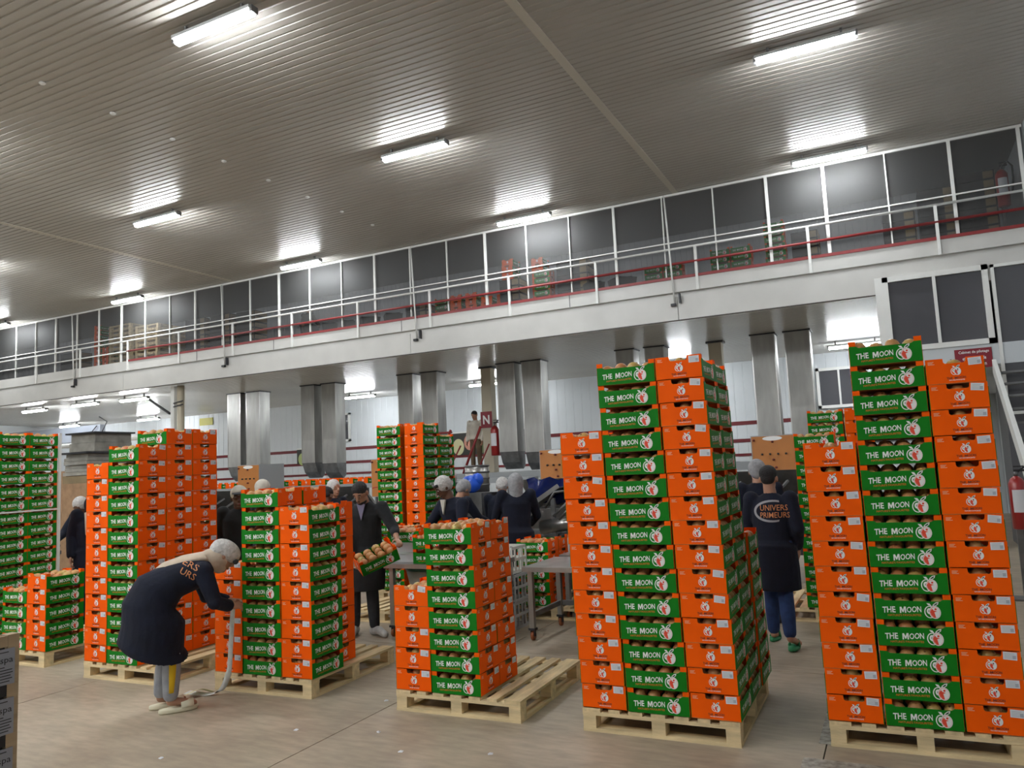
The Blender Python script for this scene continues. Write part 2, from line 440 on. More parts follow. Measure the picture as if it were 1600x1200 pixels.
# ------------------------------------------------------------------ net screen and guard rail of the mezzanine
scr = thing('net_screen', 'white framed grey net screen along the mezzanine edge, floor to ceiling', 'screen', (0, NETY, FLZ))
PX = [-33.86+1.03*k for k in range(36)]
net = MB(); net.add([(XL, 0, 0), (XR-.02, 0, 0), (XR-.02, 0, ZC-FLZ-.02), (XL, 0, ZC-FLZ-.02)], [(0, 1, 2, 3)], NET)
net.build('net', scr)
MB().box(XL, XR-.02, -.03, .02, ZC-FLZ-.055, ZC-FLZ-.012, WHITEPAINT).build('top_rail', scr)
MB().box(XL, XR-.02, -.03, .02, .742, .766, WHITEPAINT).build('middle_rail', scr)
for k, x in enumerate(sorted([2.36-1.0285*i for i in range(35)])):
    idx = 34-k
    wdt = .045 if idx % 3 == 1 or idx == 0 else .02
    if idx in (3,): wdt = .05
    MB().box(x-wdt, x+wdt*.2, -.035, .02, 0, ZC-FLZ-.05, WHITEPAINT).build('post', scr)
rail = thing('guard_rail', 'white and red tubular guard rail running along the mezzanine edge', 'railing', (0, NETY-.16, 0))
MB().cyl((XL, 0, 5.905), (XR, 0, 5.905), .022, WHITEPAINT).build('top_rail', rail)
MB().cyl((-19.85, 0, 5.60), (XR, 0, 5.60), .026, REDRAIL).build('middle_rail', rail)
tag(MB().cyl((XL, 0, 5.60), (-19.85, 0, 5.60), .018, WHITEPAINT).build('middle_rail', rail), 'white stretch of the middle rail')
tag(MB().box(-19.85, XR, .0, .03, 5.29, 5.345, REDRAIL).build('edge_strip', rail), 'dark red edge strip')
for x in (-32.3, -30.2, -28.2, -26.1, -24.09, -21.96, -19.81, -17.68, -15.63, -13.56, -11.46, -9.38, -7.31, -5.27, -3.18, -1.09, 1.0):
    MB().box(x-.025, x+.025, -.02, .02, 5.02, 5.92, WHITEPAINT).build('post', rail)
for i, (x, wh) in enumerate(((-22.2, 'leftmost'), (-15.9, 'above the beige lower pipe, second from left'), (-9.75, 'third from left'), (-3.65, 'rightmost'))):
    dp = thing('drain_pipe', 'thin white drop pipe with black hook, '+wh, 'pipe', (x, NETY-.24, 0), 0, 'drop pipes on the mezzanine')
    MB().cyl((0, .05, 4.80), (-.06, 0, 7.0), .018, WHITEPAINT).build('pipe', dp)
    m = MB(); m.box(-.07, .03, -.0, .07, 4.74, 4.79, BLACK); m.box(.10, .13, -.02, .07, 4.78, 4.98, DARKMETAL); m.build('hook', dp)

# ------------------------------------------------------------------ fruit boxes
BL, BW, BH, GH = .394, .294, .1475, .108
def apple(mb, fn, s, base, white=WHITEP):
    """two-lobed fruit emblem with leaves; fn(u,v,layer)"""
    L = lambda k: (lambda u, v, d=None: fn(u, v, k))
    def P(pts, k, m): mb.add([fn(base[0]+u*s, base[1]+v*s, k) for u, v in pts], [tuple(range(len(pts)))], m)
    P(disc((-.35, 0), .72, .86), 1, white); P(disc((-.33, 0), .60, .74), 2, base[2])
    P(disc((-.42, .12), .33, .42), 3, white); P(disc((-.40, .12), .13, .16), 4, GREENP)
    P(disc((.28, -.02), .74, .90), 5, white); P(disc((.28, -.02), .64, .80), 6, REDP if base[3] else white); P(disc((.30, -.02), .60, .76), 7, white)
    P([(-.22, .25), (-.05, .5), (.12, .25), (.55, .12), (.2, 0), (.35, -.75), (.1, -.75), (-.2, -.4), (-.3, 0)], 8, REDP)
    P(disc((.38, .42), .15, .15, 10), 9, DARKP if not base[3] else REDP)
    P([(-.02, .75), (.1, 1.05), (.45, 1.35), (.85, 1.45), (.75, 1.1), (.4, .85)], 9, white)
    P([(.12, .9), (.45, 1.22), (.72, 1.3), (.6, 1.08), (.35, .92)], 10, GREENP)
    P([(-.05, .8), (-.3, 1.2), (-.7, 1.25), (-.5, .95)], 9, white)
def make_tray():
    mb = MB(); t = .004
    mb.box(-BL/2, BL/2, -BW/2+t, BW/2-t, 0, t, KRAFT)
    for s in (-1, 1):
        # end wall with the slot at its upper edge
        x0, x1 = sorted((s*BL/2, s*(BL/2-t)))
        pts = [(-BW/2, 0), (BW/2, 0), (BW/2, BH), (.058, BH), (.056, BH-.022), (.048, BH-.030), (-.048, BH-.030), (-.056, BH-.022), (-.058, BH), (-BW/2, BH)]
        mb.prism(pts, lambda u, v, d: (d, u, v), x0, x1, ORANGE)
        # folded corner posts
        for q in (-1, 1):
            a, b = sorted((s*(BL/2-t), s*(BL/2-.040)))
            c, d = sorted((q*(BW/2-.001), q*(BW/2-t-.001)))
            mb.box(a, b, c, d, .002, BH-.001, ORANGE)
            fn = lambda u, v: (s*(BL/2+.0006), s*u, v)
        fnl = lambda u, v, k: (s*(BL/2+.0004+k*.0003), s*u, v)
        apple(mb, fnl, .025, (.004, .070, ORANGE, 0))
        fe = lambda u, v: fnl(u, v, 2)
        fit_text(mb, 'THE', -.046, -.016, .0305, .013, fe, DARKP, .015, .0006, .03); letter_m(mb, -.006, .009, .031, .013, fe, DARKP, .03); fit_text(mb, 'OON', .0105, .050, .0325, .013, fe, DARKP, .015, .0006, .03)
        fit_text(mb, "NATURE'S FAVOURITES", -.034, .044, .0195, .007, lambda u, v: fnl(u, v, 2), WHITEP, .015)
        for i, wd in enumerate((.030, .024, .034)):
            z = BH-.018-i*.007
            mb.add([fnl(-.135, z, 1), fnl(-.135+wd, z, 1), fnl(-.135+wd, z+.003, 1), fnl(-.135, z+.003, 1)], [(0, 1, 2, 3)], PINKP)
    return mb.mesh('tray')
def make_side():
    """green printed long side, at y=-BW/2 facing -y"""
    mb = MB(); y = -BW/2
    pts = [(-BL/2+.002, .001), (BL/2-.002, .001), (BL/2-.002, .119), (BL/2-.040, .118), (BL/2-.056, GH), (-BL/2+.056, GH), (-BL/2+.040, .118), (-BL/2+.002, .119)]
    mb.prism(pts, lambda u, v, d: (u, d, v), y-.0035, y-.0005, GREEN)
    fn = lambda u, v, k: (u, y-.0038-k*.0003, v)
    f1 = lambda u, v: fn(u, v, 1)
    apple(mb, fn, .040, (.100, .049, GREEN, 1))
    fit_text(mb, 'THE', -.158, -.090, .055, .034, f1, WHITEP, .020, .0009, .05)
    letter_m(mb, -.068, -.035, .056, .034, f1, WHITEP, .06)
    fit_text(mb, 'OON', -.031, .044, .059, .033, f1, WHITEP, .018, .0009, .06)
    fit_text(mb, "NATURE'S FAVOURITES", -.132, .040, .025, .012, f1, ORANGEP, .015, .0006, .03)
    return mb.mesh('side_panel')
def make_label():
    mb = MB(); mb.box(-.033, .033, -.0006, 0, -.021, .021, PAPER)
    for i in range(4):
        z = .012-i*.008; mb.box(-.026, .02-.006*(i % 2), -.0010, -.0006, z-.0012, z+.0012, GREYP)
    mb.box(.012, .028, -.0012, -.0006, -.015, .004, GREYP)
    return mb.mesh('paper_label')
TRAY, SIDE, PLABEL = make_tray(), make_side(), make_label()
BOXES = []
def flush_boxes():
    """the 300 nearest visible boxes become things, all others one merged mesh"""
    vis = sorted([b for b in BOXES if not b[7]], key=lambda b: (Vector(b[:3])-Vector((0, 0, 1.72))).length)
    hid = [b for b in BOXES if b[7]] + vis[300:]
    for x, y, z, rz, label, sticker, tilt, h in vis[:300]:
        t = thing('fruit_box', label, 'fruit box', (x, y, z), rz, 'fruit boxes stacked on pallets')
        if tilt: t.rotation_euler = tilt
        link('tray', TRAY, t)
        tag(link('side_panel', SIDE, t), 'green printed side')
        tag(link('side_panel', SIDE, t, rot=(0, 0, math.pi)), 'green printed side')
        if sticker and random.random() < .97:
            s = -1 if sticker == 'front' else 1
            lb = link('paper_label', PLABEL, t, (s*(BL/2+.0016), s*random.uniform(.093, .103), BH-.026+random.uniform(-.004, .004)))
            r_ = random.choice((0, 0, .05, -.04, .1, -.02, .03))
            lb.rotation_euler = (Matrix.Rotation(math.pi/2*s, 4, 'Z') @ Matrix.Rotation(r_, 4, 'Y')).to_euler()
    if hid:
        bm = bmesh.new(); mats = []
        for me in (TRAY, SIDE):
            for m in me.materials:
                if m not in mats: mats.append(m)
        for x, y, z, rz, *_ in hid:
            for me, r0 in ((TRAY, 0), (SIDE, 0), (SIDE, math.pi)):
                n0 = len(bm.verts); f0 = len(bm.faces); bm.from_mesh(me)
                bm.verts.ensure_lookup_table(); bm.faces.ensure_lookup_table()
                T = Matrix.Translation((x, y, z)) @ Matrix.Rotation(rz+r0, 4, 'Z')
                bmesh.ops.transform(bm, matrix=T, verts=bm.verts[n0:])
                ids = [mats.index(m) for m in me.materials]
                for f in bm.faces[f0:]: f.material_index = ids[f.material_index]
        me = bpy.data.meshes.new('fruit_box')
        for m in mats: me.materials.append(m)
        bm.to_mesh(me); bm.free()
        tag(link('fruit_box', me), 'further green and orange fruit boxes inside and behind the stacks', 'fruit box', kind='stuff')
def fruit_box(x, y, z, rz, label, sticker='front', tilt=None, hidden=False):
    BOXES.append((x, y, z, rz, label, sticker, tilt, hidden))
FRUITS = []   # (world position, radius, variant, group label, distance)
def add_fruit(T, lx, ly, lz, what, r=.043, red=0):
    p = T @ Vector((lx, ly, lz))
    v = random.choices((0, 1, 2), (.45, .4, .15) if red == 0 else (.08, .37, .55) if red == 2 else (.2, .6, .2))[0]
    FRUITS.append((p, r*random.uniform(.92, 1.06), v, what, (p-Vector((0, 0, 1.72))).length))
def rowfruit(T, side, what, red=0, r=.043):
    """four fruits along one long side: side -1 near local -y"""
    n = 4; off = random.uniform(-.012, .012)
    for i in range(n):
        add_fruit(T, (-.138+.092*i)+off, side*(BW/2-.052), .0865+random.uniform(-.004, .005), what, r, red)
INNER = []
def endfruit(T, end, what, red=0):
    for s in (-1, 1):
        add_fruit(T, end*(BL/2-.055), s*.045+.01, .082, what, .043, red)
def heap(T, what, red=0, hi=0.):
    for i in range(4):
        for j in range(3):
            add_fruit(T, -.14+.093*i+random.uniform(-.004, .004), -.093+.093*j, .098+hi+random.uniform(-.006, .012), what, .0445, red)

ORD = ['bottom', 'second', 'third', 'fourth', 'fifth', 'sixth', 'seventh', 'eighth', 'ninth', 'tenth', 'eleventh', 'twelfth', 'thirteenth', 'fourteenth', 'fifteenth', 'sixteenth']
def stack(org, rz, lx, ly, orient, n, name, where, red=0, lean=(0, 0), fruit='', top=True, skip=0, z0=.147, sticker='front', bl=.1487, hidden=False, inset=0.):
    lx += inset
    """one column of boxes. org: pallet corner, lx/ly local centre; orient 0 green forward, 1 orange forward"""
    c, s = math.cos(rz), math.sin(rz)
    for k in range(skip, n):
        x = lx + lean[0]*k + random.uniform(-.0022, .0022); y = ly + lean[1]*k + random.uniform(-.002, .002)
        wx, wy = org[0]+c*x-s*y, org[1]+s*x+c*y
        rr = rz + (math.pi/2 if orient else 0) + random.uniform(-.006, .006)
        z = z0 + bl*k
        lev = 'topmost' if k == n-1 else ORD[k]
        fruit_box(wx, wy, z, rr, '%s fruit box, %s in %s' % (name, lev, where), sticker, None, hidden)
        T = Matrix.Translation((wx, wy, z)) @ Matrix.Rotation(rr, 4, 'Z')
        what = '%s fruit in the %s box, %s' % ('reddish' if red == 2 else 'yellow-tan', lev, where)
        if k < n-1:
            for i in range(4):
                for j in ((0, 1) if 'f' in fruit or 's' in fruit else (-1, 0, 1)):
                    INNER.append((T @ Vector((-.138+.092*i, .093*j, .106)), .043, random.choice((0, 1, 1, 2))))
        if k == n-1 and top: heap(T, what, red)
        elif 'f' in fruit and orient == 0: rowfruit(T, -1, what, red)
        elif 'f' in fruit and orient == 1: endfruit(T, -1, what, red)
        if k < n-1 and 's' in fruit and orient == 1: rowfruit(T, -1, what, red)

# ------------------------------------------------------------------ pallets
def pallet_parts(t, wx, wy, mA=WOOD, mB=WOODX):
    # deck boards run front to back
    n = 7; bw = [.12, .075, .09, .09, .09, .075, .12]
    gap = (wx-sum(bw))/(n-1); x = 0
    for k in range(n):
        MB().box(x, x+bw[k], 0, wy, .124, .144, mA).build('deck_board', t); x += bw[k]+gap
    for y in (0, wy/2-.05, wy-.1): MB().box(0, wx, y, y+.1, .102, .1235, mB).build('stringer_board', t)
    for y in (0, wy/2-.05, wy-.1):
        for x in (0, wx/2-.045, wx-.09): MB().box(x+.002, x+.088, y+.002, y+.098, .0225, .1015, mB).build('block', t)
    for y in (0, wy/2-.05, wy-.1): MB().box(0, wx, y, y+.1, 0, .022, mB).build('bottom_board', t)
    for x in (0, wx-.09):
        MB().box(x, x+.09, .1005, wy/2-.0505, 0, .022, mA).build('bottom_board', t)
        MB().box(x, x+.09, wy/2+.0505, wy-.1005, 0, .022, mA).build('bottom_board', t)
PAL0 = None
def pallet(x, y, rz, label, z=0):
    global PAL0
    if PAL0 is None:
        PAL0 = thing('wooden_pallet', label, 'pallet', (x, y, z), rz, 'wooden pallets'); pallet_parts(PAL0, 1.0, 1.16)
        return PAL0
    return dup(PAL0, (x, y, z), rz, label)

# front row, from right to left
def load(x, y, rz, plabel, cols):
    pallet(x, y, rz, plabel)
    for c in cols:
        lx, ly, ori, n, name, where = c[:6]; kw = c[6] if len(c) > 6 else {}
        stack((x, y), rz, lx, ly, ori, n, name, where, **kw)
W = 'right-edge load'; ln = (-.0013, 0); H = dict(hidden=True, top=False)
load(-.489, 5.029, R(1.6), 'pale wooden pallet under the tall box load at the right edge', [
    (.147, .205, 1, 11, 'orange', 'left column, '+W, dict(lean=ln, fruit='f')),
    (.505, .155, 0, 15, 'green', 'centre column, '+W, dict(lean=ln, fruit='f')),
    (.860, .205, 1, 14, 'orange', 'right column, '+W, dict(lean=ln, fruit='f')),
    (.147, .61, 1, 11, '', '', H), (.505, .46, 0, 14, '', '', H), (.860, .61, 1, 13, '', '', H)])
W = 'tallest centre load'; ln = (-.0058, 0)
load(-1.966, 4.817, R(.4), 'pale wooden pallet under the tallest load left of the aisle', [
    (.150, .205, 1, 12, 'orange', 'left column, '+W, dict(lean=ln, fruit='f')),
    (.505, .155, 0, 15, 'green', 'centre column, '+W, dict(red=1, lean=ln, fruit='f')),
    (.860, .205, 1, 15, 'orange', 'right column, '+W, dict(red=1, lean=ln, fruit='fs')),
    (.860, .605, 1, 15, 'dim green', 'second side column, '+W, dict(red=1, lean=ln, fruit='s')),
    (.870, 1.005, 1, 7, 'dim green', 'short third side column, '+W, dict(red=2, lean=(-.004, 0), fruit='s')),
    (.150, .61, 1, 11, '', '', dict(lean=ln, **H)), (.505, .46, 0, 14, '', '', dict(lean=ln, **H)), (.505, .76, 0, 14, '', '', dict(lean=ln, **H))])
W = 'half-empty pallet'
load(-3.41, 4.789, R(.8), 'pale half-empty wooden pallet in the middle of the row', [
    (.147, .205, 1, 5, 'orange', 'left column, '+W, dict(fruit='f')),
    (.147, .61, 1, 5, 'orange', 'rear left column, '+W, dict()),
    (.502, .155, 0, 8, 'green', 'front column, '+W, dict(lean=(-.004, 0), fruit='f', sticker='side')),
    (.502, .455, 0, 8, 'orange-sided', 'second column, '+W, dict(red=2, lean=(-.004, 0), sticker='side')),
    ])
W = 'load beside the bending woman'
load(-5.214, 4.765, R(2.0), 'pale wooden pallet beside the bending woman', [
    (.147, .205, 1, 6, 'orange', 'left column, '+W, dict(fruit='f')),
    (.502, .155, 0, 10, 'green', 'centre column, '+W, dict(red=1, lean=(-.001, 0), fruit='f')),
    (.855, .205, 1, 9, 'orange', 'right column, '+W, dict(red=1, lean=(-.0008, 0), fruit='fs')),
    (.502, .46, 0, 10, 'dark orange', 'second column, '+W, dict(red=2, skip=9)),
    (.502, .765, 0, 9, '', '', H),
    (.855, .555, 0, 9, 'orange', 'inset rear right column, '+W, dict(red=2, top=False, inset=-.145, skip=0))])
W = 'load behind the bending woman'
load(-6.766, 4.68, R(.6), 'pale wooden pallet behind the bending woman', [
    (.147, .205, 1, 12, 'orange', 'left column, '+W, dict(fruit='f')),
    (.502, .155, 0, 13, 'green', 'front column, '+W, dict(fruit='f', sticker='side')),
    (.502, .455, 0, 14, 'orange-sided', 'second column, '+W, dict(sticker='side')),
    (.502, .755, 0, 14, 'orange-sided', 'third column, '+W, dict(sticker='side')),
    (.147, .61, 1, 11, '', '', H), ])
W = 'left-edge load'
load(-8.53, 4.80, 0, 'pale wooden pallet at the left edge', [
    (.502, .155, 0, 4, 'green', 'left column, '+W, dict(fruit='f')),
    (.852, .205, 1, 5, 'orange', 'right column, '+W, dict(fruit='fs'))])
a = R(11.3)
pc = Vector((-9.1, 5.93)); ex = Vector((math.cos(a), math.sin(a))); ey = Vector((-math.sin(a), math.cos(a)))
oc = pc - ex*1.0 - ey*1.2; W = 'tall green wall at far left'
load(oc.x, oc.y, a, 'wooden pallet under the tall green wall at far left', [
    (.845, .203+.398*j, 1, 15, 'green', nm+', '+W, dict(fruit='s' if j else '')) for j, nm in ((2, 'right column'), (1, 'middle column'), (0, 'left column'))])
W = 'load behind the packing table'
load(-6.46, 8.72, 0, 'wooden pallet of the tall load behind the packing table', [
    (.235, .155, 0, 15, 'green', 'left column, '+W, dict(red=1, fruit='f')),
    (.235, .46, 0, 15, 'orange-sided', 'rear left column, '+W, dict(red=1, hidden=True, top=False)),
    (.650, .205, 1, 15, 'orange', 'middle column, '+W, dict(red=1, fruit='fs')),
    (.650, .608, 1, 14, 'shaded green', 'second middle column, '+W, dict(red=1, fruit='s'))])
load(-1.33, 8.56, 0, 'wooden pallet behind the walking man', [
    (.585, .155, 0, 12, 'green', 'column right of the walking man', dict(fruit='f')), (.585, .46, 0, 11, '', '', H)])
load(-1.10, 9.88, 0, 'wooden pallet further back right of the walking man', [
    (.385, .155, 0, 14, 'green', 'taller column behind the one right of the walking man', dict()),
    (.75, .205, 1, 14, 'orange', 'column below the melon picture', dict())])
load(-4.06, 8.05, 0, 'wooden pallet behind the white crates', [
    (.26, .155, 0, 5, 'dim green', 'small column behind the white crates', dict(red=2)), (.26, .46, 0, 5, '', '', H)])

# ------------------------------------------------------------------ steel ducts between platform and machines
def duct(x0, x1, y, zb, label, group):
    t = thing('steel_duct', label, 'duct', ((x0+x1)/2, y, 0), 0, group)
    w = (x1-x0)/2
    MB().box(-w, w, -.02, .42, zb, LOWZ-.002, DUCT).build('shaft', t)
    m = MB(); m.box(-w-.03, w+.03, -.05, .45, LOWZ-.03, LOWZ-.001, DARKMETAL); m.build('collar', t)
    m = MB()
    m.box(-w-.004, -w+.02, -.026, -.02, zb, LOWZ-.04, STEEL); m.box(w-.02, w+.004, -.026, -.02, zb, LOWZ-.04, STEEL); m.build('seam_edge', t)
    m = MB(); pts = [(-.02, zb), (.42, zb), (.42, zb-.36), (.30, zb-.46), (.10, zb-.28)]
    m.prism(pts, lambda u, v, d: (d, u, v), -w, w, MIDMETAL); m.build('outlet_hood', t)
pairs = [(-2.72, -2.21, 'just left of the office'), (-5.95, -5.50, 'behind the tallest centre load'), (-9.28, -8.76, 'right of the beige post'),
         (-12.45, -11.95, 'above the tall rear load'), (-16.0, -15.5, 'in the centre left'), (-19.05, -18.5, 'left, beside the yellow sign')]
for a0, b0, wh in pairs:
    duct(a0, b0, 18.0, 2.12, 'tall square steel duct, left one of the pair '+wh, 'steel ducts under the mezzanine')
    d_ = .72 if a0 > -10 else .75
    duct(a0+d_, b0+d_+.02, 18.05, 2.08, 'tall square steel duct, right one of the pair '+wh, 'steel ducts under the mezzanine')
BEIGE = mat('beige_paint', (.45, .40, .30), .5)
for x, nm in ((-9.78, 'beige square post with a collar beside the sign with the letter N'), (-3.6, 'beige square post behind the tallest centre load')):
    t = thing('support_post', nm, 'post', (x, 18.3, 0))
    MB().box(-.15, .15, -.02, .24, 1.602 if x < -5 else 1.602, LOWZ-.002, BEIGE).build('shaft', t)
    MB().box(-.20, .20, -.05, .27, LOWZ-.05, LOWZ-.003, DARKMETAL).build('collar', t)
t = thing('support_post', 'white steel post with a grey pipe behind the left box load', 'post', (-18.25, 15.2, 0))
MB().box(-.07, .07, 0, .12, 0, LOWZ-.03, WHITEPAINT).build('shaft', t)
tag(MB().cyl((.22, .1, 0), (.22, .1, LOWZ-.02), .10, BEIGE).build('pipe', t), 'beige round pipe')
m = MB()
for z in (3.85, 3.95): m.bar((.05, 0, z), (.42, 0, z+.05), .03, .03, DARKMETAL)
m.build('clamp', t)
t = thing('cross_beam', 'grey steel beam with a cable under the mezzanine at far left', 'beam', (-24.6, 17.5, 0))
MB().box(-9.3, 0, 0, .2, 3.30, 3.85, mat('beam_grey', (.33, .36, .42), .5)).build('beam', t)
MB().box(-.9, -.7, 0, .2, 0, 3.29, WALLM).build('post', t)
m = MB(); m.tube([(-.1, -.05, 3.8), (-.5, -.1, 3.45), (-.2, -.1, 3.3), (.2, -.1, 3.5), (.5, -.1, 3.9), (.1, -.1, 4.1)], .018, BLACK, 6); m.build('cable', t)
t = thing('cross_tube', 'white horizontal tube crossing behind the left box loads', 'tube', (-24.0, 15.6, 0))
MB().cyl((0, 0, 3.02), (5.6, -.3, 3.10), .07, WHITEPAINT).build('tube', t)
MB().bar((4.3, 0, 4.2), (5.4, -.2, 3.7), .05, .05, DARKMETAL).build('brace', t)

# catwalk behind the machines
t = thing('catwalk', 'grey raised steel catwalk running below the ducts', 'catwalk', (-11, 17.6, 0))
MB().box(-9, 8.5, 0, 2.6, 1.42, 1.60, PANELGREY).build('deck', t)
m = MB()
for x in (-8.5, -5.5, -2.5, .5, 3.5, 6.5): m.box(x, x+.12, .05, .17, 0, 1.42, MIDMETAL)
m.build('support_leg', t)
t = thing('stair_rail', 'dark red tubular stair rail in front of the standing man', 'railing', (-9.9, 17.75, 1.602))
for x0, x1, z1 in ((-1.30, -.72, 1.18), (-.38, .20, 1.22)):
    MB().tube([(x0, 0, 0), (x1, 0, z1)], .035, REDRAIL, 8).build('stringer', t)
for z, a, b in ((1.12, -1.45, -.75), (.55, -1.45, -1.03), (.18, -1.45, -1.2)):
    MB().cyl((a, .1, z), (b, .1, z), .03, REDRAIL, 8).build('rail', t)
m = MB(); m.cyl((-.95, .2, .1), (-.55, .2, .75), .022, REDRAIL, 8); m.build('brace', t)
m = MB(); m.cyl((.0, .15, .1), (.35, .15, .75), .022, REDRAIL, 8); m.build('brace', t)
t = thing('sign', 'red square sign with a white letter N on the beige post', 'sign', (-9.80, 18.279, 3.02))
MB().box(-.17, .17, -.02, 0, -.22, .22, SIGNRED).build('plate', t)
m = MB(); fit_text(m, 'N', -.10, .10, 0, .24, lambda u, v: (u, -.022, v), WHITEP, .03); m.build('lettering', t)

def extinguisher(loc, s, label):
    t = thing('fire_extinguisher', label, 'fire extinguisher', loc)
    m = MB(); m.tube([(0, 0, -.34*s), (0, 0, -.33*s), (0, 0, .17*s), (0, 0, .22*s), (0, 0, .25*s)], [.07*s, .085*s, .085*s, .06*s, .025*s], EXT, 18); m.build('cylinder', t)
    m = MB(); m.cyl((0, 0, .25*s), (0, 0, .30*s), .022*s, MIDMETAL); m.box(-.02*s, .09*s, -.012*s, .012*s, .30*s, .325*s, BLACK); m.box(-.02*s, .08*s, -.012*s, .012*s, .35*s, .365*s, BLACK); m.build('valve', t)
    m = MB(); m.tube([(.02*s, 0, .30*s), (.10*s, 0, .36*s), (.15*s, 0, .28*s), (.15*s, 0, .1*s), (.12*s, 0, -.15*s)], .014*s, BLACK, 8); m.build('hose', t)
    m = MB()
    prev = None
    pts = [(.0868*s*math.sin(a), -.0868*s*math.cos(a)) for a in [R(x) for x in range(-45, 46, 10)]]
    vs = [(x, y, z) for x, y in pts for z in (-.15*s, .10*s)]
    m.add(vs, [(2*i, 2*i+2, 2*i+3, 2*i+1) for i in range(len(pts)-1)], PAPER); m.build('instruction_label', t)
    return t
extinguisher((-9.52, 18.19, 2.5), 1.35, 'red fire extinguisher with a black hose on the beige post')
extinguisher((1.17, 10.1, 1.12), .98, 'red fire extinguisher beside the white stair at the right edge')
MB()
t = thing('extinguisher_stand', 'thin steel post holding the extinguisher at the right edge', 'stand', (1.17, 10.28, 0))
MB().box(-.03, .03, 0, .05, 0, 1.35, MIDMETAL).build('post', t); MB().box(-.15, .15, -.12, .15, 0, .02, MIDMETAL).build('base', t)
extinguisher((2.12, 15.7, FLZ+.95), 1.15, 'red fire extinguisher on the mezzanine at the right wall')
t = thing('extinguisher_stand', 'thin post holding the extinguisher on the mezzanine', 'stand', (2.12, 15.85, FLZ))
MB().box(-.03, .03, 0, .05, 0, 1.2, MIDMETAL).build('post', t); MB().box(-.15, .15, -.1, .15, 0, .02, MIDMETAL).build('base', t)

# signs
t = thing('sign', 'dark red office name sign with white text under the window', 'sign', (1.33, NETY-.20, 3.20))
MB().box(-.28, .26, -.012, 0, -.19, .14, SIGNRED).build('plate', t)
m = MB()
for s_, z in (('Cabinet de pilotage', .08), ('et de commande', -.02), ('de la station', -.12)):
    wd = .22 if 'pil' in s_ else .17
    fit_text(m, s_, -wd, wd, z, .06, lambda u, v: (u, -.014, v), WHITEP, .01)
m.build('lettering', t)
t = thing('sign', 'plain yellow rectangular sign high on the back wall at left', 'sign', (-25.45, YF-.02, 4.17))
MB().box(-.38, .38, -.02, 0, -.15, .15, SIGNYEL).build('plate', t)
def banner(x0, x1, z0, z1, label):
    t = thing('picture_banner', label, 'banner', ((x0+x1)/2, YF-.03, z0))
    w = (x1-x0)/2; h = z1-z0
    MB().box(-w, w, 0, .015, 0, h, mat('banner_dark', (.03, .03, .025), .6)).build('board', t)
    m = MB(); rnd = random.Random(int(x0*10))
    cols = [mat('melon_green', (.38, .45, .16), .5), mat('melon_pale', (.55, .52, .30), .5), mat('melon_pink', (.55, .25, .18), .5), mat('melon_dark', (.10, .13, .05), .5)]
    n = int((x1-x0)/.45)
    for i in range(n):
        cx = -w+.25+i*.45; cz = h*.5+rnd.uniform(-.1, .1); r = min(.28, h*.42)
        m.add([(cx+r*.8*math.cos(a), -.002-.001*(i % 3), cz+r*math.sin(a)) for a in [R(20*k) for k in range(18)]], [tuple(range(18))], cols[i % 4])
    m.build('printed_melons', t)
    tag(MB().box(-w, w, -.01, .02, h, h+.05, WHITEPAINT).build('upper_strip', t), 'white strip above the picture')
banner(-14.1, -10.6, 2.2, 2.95, 'long picture of green and tan melons on the wall behind the standing man')
banner(-1.85, .9, 1.95, 2.75, 'picture of melons on the wall below the small window at right')
banner(-20.6, -19.2, 2.2, 2.75, 'small melon picture on the wall between the leftmost ducts')

# ------------------------------------------------------------------ sorting machinery
def control_panel(x0, x1, y, z0, z1, depth, label):
    t = thing('control_panel', label, 'control panel', ((x0+x1)/2, y, z0))
    w = (x1-x0)/2; h = z1-z0
    MB().box(-w, w, 0, depth, 0, h, PANELGREY).build('cabinet', t)
    MB().box(-w+.015, w-.015, -.012, -.001, .015, h-.015, PANELORANGE).build('front_plate', t)
    for k in range(4): MB().cyl((-.5*w+k*w*.36, -.012, h*.66), (-.5*w+k*w*.36, -.045, h*.66), .016, BLACK, 10).build('button', t)
    for x, z in ((-.85*w, h*.92), (0, h*.88), (.0, h*.56), (.03, h*.42), (.03, h*.30)): MB().cyl((x, -.012, z), (x, -.045, z), .018, mat('red_knob', (.16, .02, .015), .4), 10).build('knob', t)
    m = MB(); m.add([(w*.45*math.cos(a), -.014, h*.94+.035*math.sin(a)) for a in [R(20*k) for k in range(18)]], [tuple(range(18))], WHITEP); m.build('oval_badge', t)
    m = MB(); m.add([(-w+.02+i*(2*w-.04)/12, -.0135, h*.22+.02*math.sin(i*.6)+d) for d in (0, .018) for i in range(13)], [(i, i+1, 14+i, 13+i) for i in range(12)], mat('red_curve', (.40, .02, .02), .5)); m.build('curved_stripe', t)
    m = MB()
    for sx in (-1, 1): MB().box(sx*w-.02, sx*w+.02, depth*.4, depth*.4+.05, -z0, 0, MIDMETAL).build('stand_leg', t)
    return t
control_panel(-12.95, -12.32, 12.5, 1.13, 2.03, .75, 'orange control panel on a grey cabinet behind the cap-wearing man')
control_panel(-9.35, -8.8, 12.5, 1.25, 2.0, .3, 'orange control panel mostly hidden behind the tall rear load')
control_panel(-5.67, -5.03, 12.5, 1.18, 2.0, .3, 'orange control panel left of the tallest centre load')
control_panel(-2.03, -1.37, 12.6, 1.16, 2.03, .3, 'orange control panel above the walking man')
